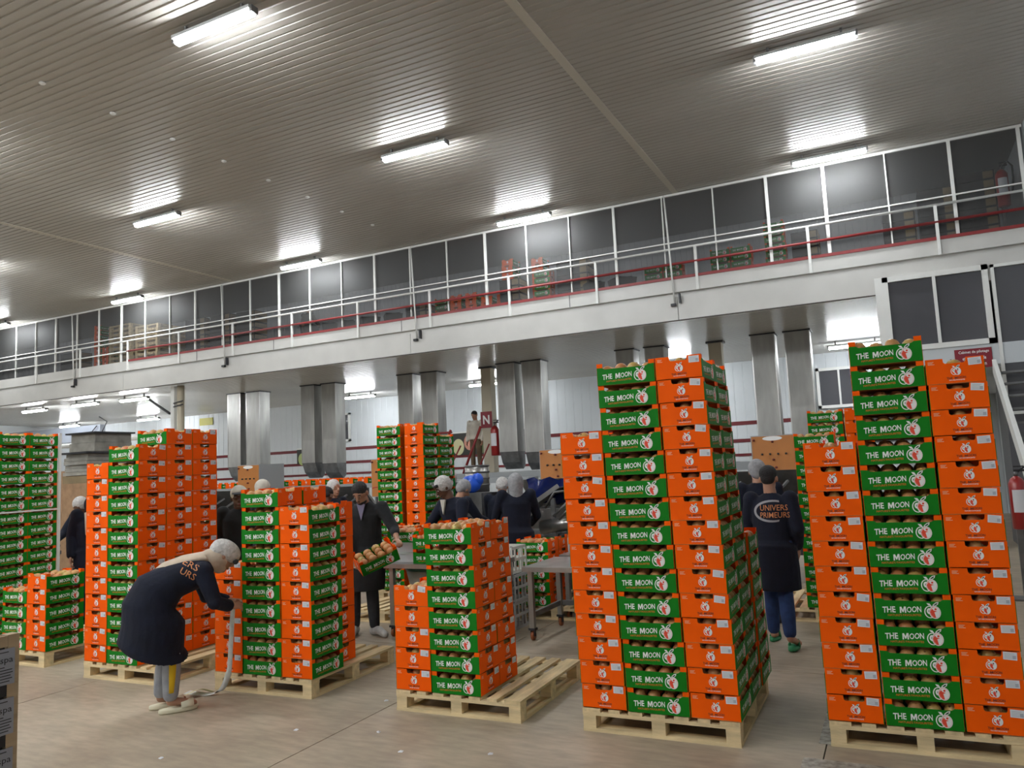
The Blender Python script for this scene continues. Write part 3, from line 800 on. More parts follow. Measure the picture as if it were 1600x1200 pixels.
def machine(x0, x1, y, label):
    """roller sizing machine"""
    L = x1-x0; t = thing('sorting_machine', label, 'machine', (x0, y, 0))
    m = MB(); m.box(0, L, 0, .06, .75, 1.05, STEEL); m.box(0, L, 1.1, 1.16, .75, 1.05, STEEL); m.build('side_frame', t)
    m = MB()
    for k in range(int(L/.16)): m.cyl((.1+k*.16, .07, .98), (.1+k*.16, 1.09, .98), .05, MIDMETAL, 8)
    m.build('roller_bed', t)
    for a in (.1, L-.2):
        for b in (.02, 1.08): MB().box(a, a+.08, b, b+.08, 0, .75, MIDMETAL).build('leg', t)
    m = MB(); m.box(.2, L-.2, .2, 1.0, .35, .6, DARKMETAL); m.cyl((L*.3, -.05, .62), (L*.3+.45, -.05, .62), .13, MIDMETAL, 14); m.cyl((L*.3+.45, -.05, .62), (L*.3+.55, -.05, .62), .06, DARKMETAL, 12); m.build('drive_motor', t)
    m = MB()
    m.prism([(0, 1.06), (.5, 1.5), (.55, 1.5), (.06, 1.04)], lambda u, v, d: (d, 1.15-u, v), L*.1, L*.9, STEEL); m.build('sloping_chute', t)
    m = MB()
    for k in range(6): m.bar((L*.12+k*L*.14, .1, 1.05), (L*.12+k*L*.14+.25, .5, 1.35), .03, .03, MIDMETAL)
    m.build('guide_bar', t)
    return t
machine(-14.4, -11.5, 10.9, 'steel roller sorting machine at left behind the cap-wearing man')
machine(-10.9, -8.6, 10.9, 'steel roller sorting machine behind the left packers')
machine(-8.3, -6.2, 10.9, 'steel roller sorting machine behind the tall rear load')
machine(-5.9, -3.4, 11.0, 'steel roller sorting machine right of the hooded worker')
machine(-3.2, -.9, 11.0, 'steel roller sorting machine behind the walking man')
t = thing('conveyor', 'long grey raised conveyor carrying orange boxes below the catwalk', 'conveyor', (-16.4, 14.4, 0))
MB().box(0, 9.6, 0, .5, 1.40, 1.50, PANELGREY).build('bed', t)
m = MB()
for x in (.2, 3, 6, 9): m.box(x, x+.1, .2, .3, 0, 1.4, MIDMETAL)
m.build('support_leg', t)
for k in range(17):
    x = -16.1+k*.42 + random.uniform(-.01, .01)
    if k in (4,): continue
    fruit_box(x, 14.65, 1.502, math.pi/2+random.uniform(-.03, .03), 'orange box on the raised conveyor, place %d from its left end' % (k+1), '')
def grate(loc, rz):
    t = thing('tilted_chute', 'tilted grey grated chute between the packers', 'chute', loc, rz)
    T = Matrix.Rotation(R(-32), 4, 'Y')
    m = MB(); m.box(-.65, .65, -.35, -.32, 0, .06, STEEL, T); m.box(-.65, .65, .32, .35, 0, .06, STEEL, T); m.box(-.65, .65, -.33, .33, .0, .012, mat('chute_floor', (.14, .14, .14), .4, metal=.6), T); m.build('tray', t)
    m = MB()
    for k in range(14): m.box(-.6+k*.09, -.585+k*.09, -.32, .32, .012, .02, MIDMETAL, T)
    m.build('grate_bars', t)
    m = MB(); m.box(-.5, -.44, -.3, -.24, -1.0, -.3, MIDMETAL); m.box(.4, .46, -.3, -.24, -1.0, .2, MIDMETAL); m.build('leg', t)
grate((-4.82, 10.2, 1.06), R(8))
t = thing('steel_canister', 'ribbed steel canister on the machine above the tilted chute', 'canister', (-5.95, 10.7, 1.35))
m = MB(); m.cyl((0, 0, 0), (0, 0, .42), .19, STEEL, 20)
m.build('drum', t)
m = MB()
for z in (.1, .2, .3, .40): m.cyl((0, 0, z), (0, 0, z+.025), .2, MIDMETAL, 20)
m.build('rib', t)
MB().box(-.25, .25, -.2, .2, -1.35, -.01, DARKMETAL).build('stand', t)
t = thing('hydraulic_unit', 'tangled grey machine drive with pipes beside the control panel', 'machine', (-3.95, 9.9, 0))
m = MB(); m.box(-.4, .9, 0, .6, 0, .62, DARKMETAL); m.build('cabinet', t)
m = MB(); m.cyl((-.6, .1, .85), (.1, .1, .95), .10, STEEL); m.cyl((.1, .1, .95), (.5, .1, .95), .17, MIDMETAL); m.build('motor', t)
m = MB()
rr = random.Random(3)
for k in range(9):
    a = Vector((rr.uniform(-.5, .5), -.05, rr.uniform(.7, 1.2))); b = a+Vector((rr.uniform(.2, .5), rr.uniform(-.05, .1), rr.uniform(-.3, .3)))
    m.tube([a, (a+b)/2+Vector((0, -.08, .1)), b], .018, MIDMETAL if k % 2 else STEEL, 8)
m.build('pipe', t)
t = thing('blue_sheet', 'shiny blue plastic sheet draped over the machine', 'plastic sheet', (-4.4, 10.3, 1.25))
m = MB(); vs = [(-.5+i*.1, .06*math.sin(i*1.3+j), .28-j*.07+.03*math.sin(i*2.1)) for i in range(14) for j in range(6)]
m.add(vs, [(i*6+j, (i+1)*6+j, (i+1)*6+j+1, i*6+j+1) for i in range(13) for j in range(5)], mat('blue_sheet', (.01, .02, .12), .15), True); o_ = m.build('sheet', t)

# ------------------------------------------------------------------ steel tables and crates
def table(x0, x1, y0, y1, z, label, rz=0):
    t = thing('steel_table', label, 'table', (x0, y0, 0), rz)
    w, d = x1-x0, y1-y0
    MB().box(0, w, 0, d, z-.045, z, STEEL).build('tabletop', t)
    for a in (.04, w-.09):
        for b in (.04, d-.09):
            l_ = MB().box(a, a+.05, b, b+.05, .12, z-.045, STEEL).build('leg', t)
            c = MB(); c.box(a-.01, a+.06, b-.01, b+.06, .10, .12, DARKMETAL); c.box(a, a+.012, b+.01, b+.04, .04, .10, DARKMETAL); c.box(a+.038, a+.05, b+.01, b+.04, .04, .10, DARKMETAL)
            c.cyl((a+.013, b+.03, .045), (a+.037, b+.03, .045), .045, mat('caster_orange', (.30, .09, .03), .5), 14); c.build('caster', l_)
    m = MB(); m.box(.05, w-.05, d-.075, d-.045, .22, .27, MIDMETAL); m.box(.05, .08, .09, d-.09, .22, .27, MIDMETAL); m.box(w-.08, w-.05, .09, d-.09, .22, .27, MIDMETAL); m.build('lower_rail', t)
    return t
table(-3.44, -2.1, 7.02, 7.86, .72, 'steel work table on casters left of the tallest centre load')
table(-4.96, -3.75, 6.80, 7.50, .76, 'steel packing table behind the half-empty pallet')
MB().box(-4.95, -3.76, 6.85, 7.46, .20, .215, STEEL).build('lower_shelf', [o for o in COL.objects if o.name.startswith('steel_table')][-1], (4.96, -6.80, 0))
def slat_crate(t, w, d, h, m_):
    mb = MB(); mb.box(-w/2, w/2, -d/2, d/2, 0, .015, m_)
    for s in (-1, 1):
        for z in (.0, h*.5-.012, h-.03): mb.box(-w/2, w/2, s*d/2-.006, s*d/2+.006, z, z+.03, m_)
        for z in (.0, h*.5-.012, h-.03): mb.box(s*w/2-.006, s*w/2+.006, -d/2, d/2, z, z+.03, m_)
        for k in range(7):
            x = -w/2+k*w/6; mb.box(x-.010, x+.010, s*d/2-.005, s*d/2+.005, .03, h-.03, m_)
        for k in range(5):
            y = -d/2+k*d/4; mb.box(s*w/2-.005, s*w/2+.005, y-.010, y+.010, .03, h-.03, m_)
    mb.build('basket', t)
for k, (z, dx) in enumerate(((0, 0), (.29, .01), (.58, -.01))):
    t = thing('plastic_crate', 'white slatted plastic crate, %s of the stack behind the half-empty pallet' % ('bottom', 'middle', 'top')[k], 'crate', (-3.95+dx, 7.62, z), 0, 'white crates in a stack')
    slat_crate(t, .40, .34, .285, WHITECRATE if k == 2 else GREYCRATE)
t = thing('plastic_crate', 'grey plastic crate with a lattice front on the far table end', 'crate', (-3.15, 8.35, .72), 0); slat_crate(t, .5, .34, .2, GREYCRATE)
table(-3.5, -2.25, 8.12, 8.72, .71, 'second steel table behind the caster table')
t = thing('plastic_canister', 'blue plastic canister with ribs beside the tallest centre load', 'canister', (-2.98, 8.9, .90))
m = MB(); m.box(-.16, .2, -.12, .12, 0, .3, BLUEPL); m.box(-.12, .16, -.1, .1, .3, .36, BLUEPL); m.build('body', t)
MB().cyl((.1, 0, .36), (.1, 0, .41), .035, BLUEPL).build('cap', t)
MB().box(-.16, .2, -.11, .11, -.89, -.001, DARKMETAL).build('stand', t)
# bin on the caster table's lower frame and two black crates with red lettering
t = thing('plastic_bin', 'dull green plastic bin below the caster table', 'bin', (-2.78, 8.40, .297))
m = MB(); m.loft([((0, 0, 0), (.2, 0, 0), (0, .15, 0)), ((0, 0, .28), (.25, 0, 0), (0, .19, 0)), ((0, 0, .33), (.26, 0, 0), (0, .20, 0))], GREENBIN, 16); m.build('tub', t)
for k, z in enumerate((.15, .0)):
    t = thing('lettered_crate', 'black crate with cursive red lettering, %s of the two under the table' % ('upper', 'lower')[k], 'crate', (-2.80+.03*k, 8.42-.02*k, z+.001*(1-k)))
    MB().box(-.32, .32, -.18, .18, 0, .145, BLACK).build('body', t)
    m = MB(); fit_text(m, 'Louba', -.25, .05, .075, .10, lambda u, v: (u, -.182, v), mat('red_letters', (.55, .05, .05), .5), .01, 0, .08); m.build('lettering', t)
# packing table load and the bins below it
for x, y, k, nm in ((-4.42, 7.0, 0, 'lower box at the right end of the packing table'), (-4.42, 7.0, 1, 'upper box at the right end of the packing table'),
                 (-4.84, 7.15, 1.35, 'red-fruit box in the middle of the packing table'), (-5.10, 7.52, 1.35, 'box at the rear left of the packing table')):
    z = .762+.149*k
    fruit_box(x, y, z, .03, 'green '+nm, '')
    if k: heap(Matrix.Translation((x, y, z)), 'reddish fruit in the '+nm, 2)
for k, z in enumerate((.76, .862)):
    t = thing('grey_carton', 'flat grey carton under the red-fruit boxes, %s one' % ('lower', 'upper')[k], 'carton', (-4.86, 7.2, z+.001))
    MB().box(-.2, .2, -.22, .22, 0, .098, GREYCRATE).build('body', t); MB().box(-.205, .205, -.225, .225, .078, .099, PALEBIN).build('lid', t)
for k, (x, z, m_) in enumerate(((-5.0, .22, PALEBIN), (-5.02, .47, PALEBIN))):
    t = thing('plastic_bin', 'pale green plastic bin under the packing table, %s one' % ('lower', 'upper')[k], 'bin', (x+.38, 7.13, z), R(0))
    m = MB(); m.loft([((0, 0, 0), (.18, 0, 0), (0, .14, 0)), ((0, 0, .19), (.23, 0, 0), (0, .18, 0))], m_, 14); m.build('tub', t)
    tag(MB().loft([((0, 0, .195), (.235, 0, 0), (0, .185, 0)), ((0, 0, .225), (.24, 0, 0), (0, .19, 0))], GREENBIN, 14).build('rim', t), 'dark green rim')
t = thing('green_bin', 'large dark green bin standing under the packing table', 'bin', (-4.20, 7.13, .217))
m = MB(); m.box(-.26, .26, -.22, .22, 0, .42, GREENBIN); m.build('tub', t); MB().box(-.28, .28, -.24, .24, .42, .46, GREENBIN).build('lid', t)
pallet(-5.98, 7.45, R(0), 'low empty pallet left of the packing table legs')

# wrapped pallets far left and stuff beside them
def wrapped(x, y, z, w, d, h, label):
    t = thing('wrapped_load', label, 'wrapped load', (x, y, 0))
    m = MB()
    for k in range(6): m.box(-w/2+.02*(k % 2), w/2-.015*(k % 3), -d/2+.02*(k % 3), d/2, z+.13+k*h/6, z+.125+(k+1)*h/6, WRAP)
    m.build('wrapped_stack', t)
    m = MB(); m.box(-w/2, w/2, -d/2, d/2, z, z+.12, DARKWOOD); m.build('pallet_base', t)
    m = MB(); m.box(-w/2-.04, w/2+.04, -d/2-.04, d/2+.04, z+.13+h, z+.16+h, DARKMETAL); m.build('top_sheet', t)
    if z: MB().box(-w/2, w/2, -d/2, d/2, 0, z-.001, mat('cardboard', (.33, .2, .11), .8, noise=.2)).build('lower_load', t)
wrapped(-12.3, 8.6, 1.78, .62, .6, .36, 'grey wrapped load with a dark top sheet behind the left box load')
wrapped(-13.75, 9.8, 1.6, .75, .8, .98, 'taller grey wrapped load further back on the left')
t = thing('carton_stack_board', 'folded brown cardboard bundle beside the wrapped loads', 'cardboard bundle', (-13.05, 8.75, 0))
MB().box(-.3, .3, -.3, .3, 0, 2.0, mat('cardboard', (.33, .2, .11), .8, noise=.2)).build('bundle', t)
MB().box(-.32, .32, -.32, .32, .6, .66, DARKMETAL).build('strap', t)
for k in range(7):
    fruit_box(-10.75+k*.42, 8.9, 1.05+0*k, random.uniform(-.1, .1), 'orange box on the left sorting bench, place %d from the left' % (k+1), '')
t = thing('sorting_bench', 'low grey bench carrying orange boxes behind the left loads', 'bench', (-11.0, 8.65, 0))
MB().box(0, 3.0, 0, .5, 1.0, 1.048, STEEL).build('top', t)
for x in (.05, 1.45, 2.85): MB().box(x, x+.08, .2, .28, 0, 1.0, MIDMETAL).build('leg', t)

# tall vertical strap and green strap on the left load
t = thing('strap', 'white band around the tall green wall of boxes', 'strap', (0, 0, 0))
cx = pc - ex*.003
m = MB()
p0 = pc + ex*.012 + ey*.01; p1 = p0 - ey*1.22
for z in (.82*1.0+.65, ): m.bar((p0.x, p0.y, z), (p1.x, p1.y, z), .006, .018, WHITEPAINT)
m.bar((p0.x, p0.y, .15), (p0.x, p0.y, 2.38), .02, .03, WHITEPAINT); m.build('band', t)

# ------------------------------------------------------------------ right edge: stair and grey unit
t = thing('stair', 'white steel stair stringer descending at the right edge', 'stair', (0, 0, 0))
m = MB(); m.bar((1.59, 14.75, 3.0), (1.33, 9.5, .65), .06, .24, WHITEPAINT); m.build('stringer', t)
m = MB(); m.bar((2.25, 14.75, 3.0), (2.1, 9.5, .65), .06, .24, WHITEPAINT)
for x in (1.33, 2.1): m.box(x-.03, x+.03, 9.47, 9.53, 0, .66, WHITEPAINT); m.build('stringer', t)
for k in range(11):
    f = (k+.5)/11; y = 14.7-5.2*f; z = 2.95-2.35*f; x = 1.60-.27*f
    MB().box(x+.04, 2.2-.13*f, y-.13, y+.13, z, z+.03, MIDMETAL).build('tread', t)
t = thing('cold_unit', 'dark grey cabinet with a small black opening beyond the stair', 'machine cabinet', (1.85, 15.8, 0))
MB().box(-.1, .5, -.4, .6, 0, 2.95, mat('unit_grey', (.10, .10, .11), .5)).build('body', t)
MB().box(-.02, .14, -.42, -.401, 2.3, 2.5, BLACK).build('opening', t)

# floor details
t = thing('floor_marking', 'worn white painted stripe on the floor at the lower right', 'floor marking', (0, 0, 0))
PAINT = mat('worn_floor_paint', (.50, .48, .42), .7, noise=.75, scale=22, col2=(.20, .18, .15))
tag(MB().box(-.62, .9, 4.55, 4.80, .0005, .002, PAINT).build('cross_stripe', t), 'stripe across')
MB().box(-.56, -.44, 5.05, 5.75, .0005, .002, PAINT).build('side_stripe', t)
for i, (x, y, a, nm) in enumerate(((-3.83, 4.2, .3, 'right of the slippers'), (-3.62, 4.95, 1., 'beside the half-empty pallet'), (-2.9, 4.1, .5, 'in front of the half-empty pallet'), (-4.3, 3.5, 0, 'nearest the camera'), (-3.25, 4.35, 2, 'left of the half-empty pallet corner'), (-2.35, 4.25, .8, 'between the two centre pallets'))):
    o = MB().add([(-.018, -.008, 0), (.012, -.014, 0), (.02, .006, .004), (0, .014, .006), (-.014, .008, .002), (0, 0, .010)], [(0, 1, 5), (1, 2, 5), (2, 3, 5), (3, 4, 5), (4, 0, 5), (4, 3, 2, 1, 0)], PAPER).build('paper_scrap', None, (x, y, .001))
    o.rotation_euler = (0, 0, a); tag(o, 'tiny white paper scrap on the floor, '+nm, 'paper scrap', 'paper scraps on the floor')

# ------------------------------------------------------------------ goods on the mezzanine
def mez(x, y, k, o, label, rz=0): fruit_box(x, y, FLZ+.001+.149*k, rz, label, '')
def mezcol(x, y, n, nm, rz=0):
    for k in range(n): mez(x+random.uniform(-.01, .01), y, k, 0, 'green box on the mezzanine, %s in the %s' % (ORD[k] if k else 'bottom one', nm), rz+random.uniform(-.03, .03))
mezcol(-2.92, 16.2, 5, 'left stack of the pair right of centre'); mezcol(-2.48, 16.2, 5, 'right stack of the pair right of centre')
mezcol(-4.35, 16.2, 4, 'left stack of the pair beside the double post'); mezcol(-3.93, 16.2, 4, 'right stack of the pair beside the double post')
mezcol(-1.83, 16.4, 8, 'tall stack left of the dark crates')
mezcol(-6.95, 16.1, 6, 'stack beside the dark bin'); mezcol(-7.9, 16.3, 9, 'narrow tall stack near the orange one', math.pi/2)
mezcol(-7.25, 16.6, 9, 'orange-ended stack behind the dark bin', math.pi/2)
for k in range(5):
    mezcol(-9.6+k*.42, 16.0, 4 if k < 3 else 3, ('first', 'second', 'third', 'fourth', 'fifth')[k]+' stack of the low row left of centre', 0 if k == 0 else math.pi/2)
for j, n in ((0, 10), (1, 5)):
    mezcol(-22.4+.4*j, 16.0, n, ('tall', 'short')[j]+' orange-ended stack near the left pallets', math.pi/2)
def crates(x, y, n, label, w=.6, d=.5, h=.17, end=False):
    """stack of black crates with pale wooden corners"""
    for k in range(n):
        t = thing('black_crate', label + ', ' + (ORD[k] + ' one from the floor' if k else 'lowest one'), 'crate', (x, y, FLZ+.001+k*h), 0, 'dark crates on the mezzanine')
        MB().box(-w/2, w/2, -d/2, d/2, 0, h-.012, DARKCRATE).build('crate_body', t)
        m = MB()
        m.box(w/2+.001, w/2+.012, -d/2+.02, d/2-.02, .02, h-.03, CRATEWOOD)
        m.box(w/2-.18, w/2-.02, -d/2-.006, -d/2-.0005, .015, h-.028, DARKWOOD); m.build('end_slat', t)
crates(1.75, 16.2, 8, 'dark crates in the tall stack by the right wall')
crates(1.1, 16.2, 7, 'dark crates in the second stack from the right wall')
crates(.45, 16.2, 5, 'dark crates in the third stack from the right wall', .55)
crates(-1.25, 16.4, 5, 'dark crates right of the tall green stack', .5)
crates(-.62, 16.5, 2, 'low dark crates right of the tall green stack', .5)
crates(-7.55, 15.7, 4, 'dark crates beside the narrow tall stack', .5)
crates(-6.2, 16.2, 6, 'dark crates right of the green stack beside the bin', .75)
crates(-18.2, 16.2, 7, 'dark crates left of the second double post', .8); crates(-17.2, 16.2, 7, 'dark crates at the second double post', .8)
crates(-16.3, 16.3, 7, 'dark crates right of the second double post', .7)
crates(-24.3, 16.4, 5, 'dark crates at the far left of the mezzanine', .9); crates(-10.3, 16.0, 3, 'dark crates left of the low green row', .6)
for i, (x, w) in enumerate(((-5.6, .35), (-4.95, .45), (-10.95, .4), (-11.7, .5), (-13.6, .4), (-12.95, .35), (-12.35, .3))):
    t = thing('black_tray', 'low black tray on the mezzanine floor, number %s counted from the right' % ('two', 'one', 'three', 'four', 'seven', 'six', 'five')[i], 'tray', (x, 15.7, FLZ+.001))
    m = MB(); m.loft([((0, 0, 0), (w*.6, 0, 0), (0, .25, 0)), ((0, 0, .33), (w*.75, 0, 0), (0, .3, 0))], BLACK, 4, False); m.build('tray_body', t)
    MB().box(-w*.5, w*.5, -.03, .03, .331, .36, DARKMETAL).build('handle', t)
for j, (x, n) in enumerate(((-21.1, 9), (-19.9, 8))):
    for k in range(n):
        dup(PAL0, (x-.45, 15.6, FLZ+.002+k*.146), R(random.uniform(-2, 2)), 'wooden pallet on the mezzanine, %s in the %s stack' % (ORD[k] if k else 'bottom one', ('left', 'right')[j]), 'spare pallets on the mezzanine')

# ------------------------------------------------------------------ near left: crates with printed sheets
CH = .190
for k in range(6):
    nm = ('bottom', 'second', 'third', 'fourth', 'fifth', 'topmost')[k]
    t = thing('wooden_crate', 'black wood-cornered crate with a grey printed sheet, %s at the near left' % nm, 'crate', (-3.235, 1.96, k*(CH+.001)), R(90), 'near left crates')
    w, d, h = .50, .34, CH
    MB().box(-w, -.02, .02, d, .004, .15, DARKCRATE).build('body', t)
    for x0, x1, y0, y1 in ((-.045, 0, 0, .05), (-.045, 0, d-.05, d), (-w-.02, -w+.025, 0, .05), (-w-.02, -w+.025, d-.05, d)):
        MB().box(x0, x1, y0, y1, 0, h, CRATEWOOD).build('corner_block', t)
    MB().box(-w+.026, -.046, .0, .012, .145, h-.002, CRATEWOOD if k == 5 else DARKCRATE).build('rail', t)
    m = MB(); m.box(-.30, -.020, -.006, -.0015, .0, .138, mat('grey_sheet', (.30, .31, .35), .7)); sh_ = m.build('printed_sheet', t)
    m = MB(); f1 = lambda u, v: (u, -.0072, v)
    fit_text(m, 'agrispa', -.135, -.028, .092, .030, f1, BLACK, .0)
    m.add([f1(a, b) for a, b in disc((-.165, .095), .020, .023)], [tuple(range(20))], mat('green_dark', (.02, .06, .03), .6))
    for i, (a, b) in enumerate(((-.12, -.045), (-.11, -.06), (-.20, -.03), (-.20, -.028), (-.20, -.036), (-.20, -.03), (-.20, -.04))):
        z_ = (.124, .066, .055, .044, .033, .022, .011)[i]
        m.add([f1(a, z_), f1(b, z_), f1(b, z_+.0035), f1(a, z_+.0035)], [(0, 1, 2, 3)], BLACK)
    m.build('print', sh_)

# ------------------------------------------------------------------ people
def blob(name, mb, voxel, smooth, m, parent, label=None):
    """closed overlapping shapes -> one continuous skin"""
    me = mb.mesh(name); tmp = bpy.data.objects.new('tmp', me); COL.objects.link(tmp)
    r = tmp.modifiers.new('r', 'REMESH'); r.mode = 'VOXEL'; r.voxel_size = voxel; r.use_smooth_shade = True
    if smooth:
        s = tmp.modifiers.new('s', 'SMOOTH'); s.factor = .5; s.iterations = smooth
    dg = bpy.context.evaluated_depsgraph_get(); ev = tmp.evaluated_get(dg)
    out = bpy.data.meshes.new_from_object(ev); out.name = name
    bpy.data.objects.remove(tmp); bpy.data.meshes.remove(me)
    out.materials.clear(); out.materials.append(m)
    for p in out.polygons: p.use_smooth = True; p.material_index = 0
    o = link(name, out, parent)
    if label: o['label'] = label
    return o
def limb(mb, pts, rads, m=None, n=12):
    mb.tube(pts, rads, m or SKIN, n)
    for p, r in zip(pts, rads): mb.ball(p, r, m or SKIN, nu=12, nv=8)
def frame(f, u):
    f = Vector(f).normalized(); u = Vector(u); r = f.cross(u).normalized(); u = r.cross(f).normalized()
    return Matrix((r, f, u)).transposed(), r, f, u
def hand(mb, w, d, pn, thumb, curl=.5, s=1., spread=.35):
    """palm and five fingers; d along the hand, pn where the palm faces, thumb side direction"""
    w = Vector(w); d = Vector(d).normalized(); pn = Vector(pn); pn = (pn - d*pn.dot(d)).normalized()
    t = d.cross(pn); t = t if t.dot(Vector(thumb)) > 0 else -t
    T = Matrix((t, pn, d)).transposed()
    mb.ball(w + d*.045*s, (.040*s, .017*s, .055*s), SKIN, T)
    for i, (off, ln) in enumerate(((.030, .072), (.010, .080), (-.010, .075), (-.029, .060))):
        p = w + d*.082*s + t*off*s; dd = (d + t*(off*spread*4)).normalized(); pts = [p]; c = curl*(1+.12*i)
        for k in range(3):
            a = c*(k+.4)*.9; q = dd*math.cos(a) + pn*math.sin(a); p = p + q*ln*s*(.42, .32, .26)[k]; pts.append(p)
        mb.tube(pts, [.0095*s, .009*s, .0082*s, .006*s], SKIN, 8); mb.ball(pts[-1], .007*s, SKIN, nu=8, nv=5)
    p = w + d*.025*s + t*.030*s; q1 = (t*.75 + d*.55 + pn*.25).normalized(); q2 = (d*.8 + t*.25 + pn*(.3+.4*curl)).normalized()
    pts = [p, p+q1*.030*s, p+q1*.030*s+q2*.028*s, p+q1*.030*s+q2*.050*s]
    mb.tube(pts, [.013*s, .011*s, .010*s, .007*s], SKIN, 8)

STD = dict(pelvis=(0, 0, .93), chest=(0, .01, 1.22), neck=(0, 0, 1.42), head=(0, .03, 1.575), F=(0, 1, 0), U=(0, 0, 1),
           sh=((.175, 0, 1.375), (-.175, 0, 1.375)), el=((.235, -.03, 1.10), (-.235, -.03, 1.10)), wr=((.225, .09, .87), (-.225, .09, .87)),
           hip=((.09, 0, .90), (-.09, 0, .90)), kn=((.10, .03, .49), (-.10, .03, .49)), an=((.10, -.01, .09), (-.10, -.01, .09)),
           toe=((.12, .16, .03), (-.12, .16, .03)), hd=((0, .3, -1), (0, .3, -1)), pn=((-1, 0, 0), (1, 0, 0)), curl=(.5, .5))
def figure(label, O, D, J={}, skin=SKIN, coat=NAVY, coat_name='coat', trousers=JEANS, shoe=BLACK, hair=None, hair_m=HAIR, vox=.012, hem=.52, rings=None, face=True, short=False, cap=None, shoes=True, sleeves=1.0, scale=1., collar=None):
    j = dict(STD); j.update(J)
    D = Vector((D[0], D[1], 0)).normalized(); N = Vector((D.y, -D.x, 0))
    def W(p): return (N*p[0] + D*p[1] + Vector((0, 0, p[2])))*1.0
    def V(p): return W((p[0]*scale, p[1]*scale, p[2]*scale))
    t = thing('person', label, 'person', (O[0], O[1], 0))
    Fv, Uv = W(j['F']), W(j['U']); Tm, hr, hf, hu = frame(Fv, Uv)
    hc = V(j['head']); nk = V(j['neck']); ch = V(j['chest']); pv = V(j['pelvis'])
    # continuous body
    b = MB()
    b.ball(hc+hu*.022, (.074, .094, .098), skin, Tm); b.ball(hc+hf*.018-hu*.045, (.058, .070, .070), skin, Tm)
    b.ball(hc+hf*.062-hu*.092, (.026, .024, .020), skin, Tm)
    b.tube([hc+hf*.085+hu*.012, hc+hf*.108-hu*.026], [.009, .015], skin, 8); b.ball(hc+hf*.104-hu*.028, (.016, .013, .011), skin, Tm)
    b.ball(hc+hf*.088-hu*.062, (.024, .010, .010), skin, Tm)
    for s in (-1, 1): b.ball(hc+hr*.076*s-hf*.008-hu*.005, (.012, .020, .030), skin, Tm); b.ball(hc+hr*.032*s+hf*.080+hu*.028, (.022, .010, .008), skin, Tm)
    limb(b, [hc-hu*.05-hf*.015, nk, ch], [.052, .060, .10], skin); limb(b, [ch, pv], [.105, .11], skin)
    for i in (0, 1):
        limb(b, [ch+(V(j['sh'][i])-ch)*.5, V(j['sh'][i]), V(j['el'][i]), V(j['wr'][i])], [.06, .048, .036, .026], skin)
        limb(b, [pv, V(j['hip'][i]), V(j['kn'][i]), V(j['an'][i])], [.09, .078, .052, .036], skin)
        limb(b, [V(j['an'][i])-Vector((0, 0, .03)), V(j['toe'][i])], [.034, .024], skin)
        hand(b, V(j['wr'][i]), W(j['hd'][i]), W(j['pn'][i]), hr*(-1 if i == 0 else 1) if 'th' not in j else W(j['th'][i]), j['curl'][i])
    blob('body', b, min(vox, .008), 1, skin, t)
    # face
    if face:
        for s in (-1, 1):
            m = MB(); m.ball(hc+hr*.030*s+hf*.083+hu*.010, (.010, .006, .0055), EYEW, Tm, 10, 6); m.ball(hc+hr*.030*s+hf*.0885+hu*.009, (.0055, .004, .0055), BLACK, Tm, 8, 5)
            m.build('eye', t)
        m = MB(); m.ball(hc+hf*.0935-hu*.063, (.020, .006, .005), mat('lip', (.22, .07, .06), .5), Tm, 12, 6); m.build('mouth', t)
        m = MB()
        for s in (-1, 1): m.tube([hc+hr*.018*s+hf*.091+hu*.032, hc+hr*.034*s+hf*.089+hu*.038, hc+hr*.050*s+hf*.078+hu*.030], [.003, .005, .003], HAIR, 6)
        m.build('eyebrow', t)
    # garments
    g = MB()
    if rings is None:
        ax = (nk-pv).normalized(); side = N; fwd = side.cross(ax)*-1
        if fwd.dot(D) < 0: fwd = -fwd
        def rg(c, wx, wy): return (c, side*wx, fwd*wy)
        g.loft([rg(nk+ax*.02, .065, .06), rg(nk-ax*.035, .15, .085), rg(nk+(pv-nk)*.22, .185, .115), rg(ch+(pv-ch)*.25, .175, .12), rg(pv+(ch-pv)*.15, .165, .125), rg(pv-Vector((0, 0, .02)), .205, .17)], coat)
        if not short:
            base = (V(j['kn'][0])+V(j['kn'][1]))*.5; hz = hem*scale
            c1 = Vector((pv.x*.6+base.x*.4, pv.y*.6+base.y*.4, (pv.z+hz)/2)); c2 = Vector((pv.x*.35+base.x*.65, pv.y*.35+base.y*.65, hz))
            g.loft([rg(pv-Vector((0, 0, .0)), .205, .17), (c1, side*.215, D*.185), (c2, side*.215, D*.185)], coat)
    else:
        g.loft([(W(c), W(x), W(y)) for c, x, y in rings], coat, 24)
    for i in (0, 1):
        a, e, w_ = V(j['sh'][i]), V(j['el'][i]), V(j['wr'][i]); e2 = e+(w_-e)*(.92 if sleeves >= 1 else sleeves)
        limb(g, [ch+(a-ch)*.7, a, a+(e-a)*.5, e, e2], [.07, .075, .066, .058, .050], coat)
    ob = blob(coat_name, g, vox, 3, coat, t)
    tr = MB()
    for i in (0, 1):
        h_, k_, a_ = V(j['hip'][i]), V(j['kn'][i]), V(j['an'][i])
        limb(tr, [pv, h_, h_+(k_-h_)*.5, k_, k_+(a_-k_)*.5, a_+(k_-a_)*.06], [.10, .092, .080, .068, .066, .056], trousers)
    blob('trousers', tr, vox, 2, trousers, t)
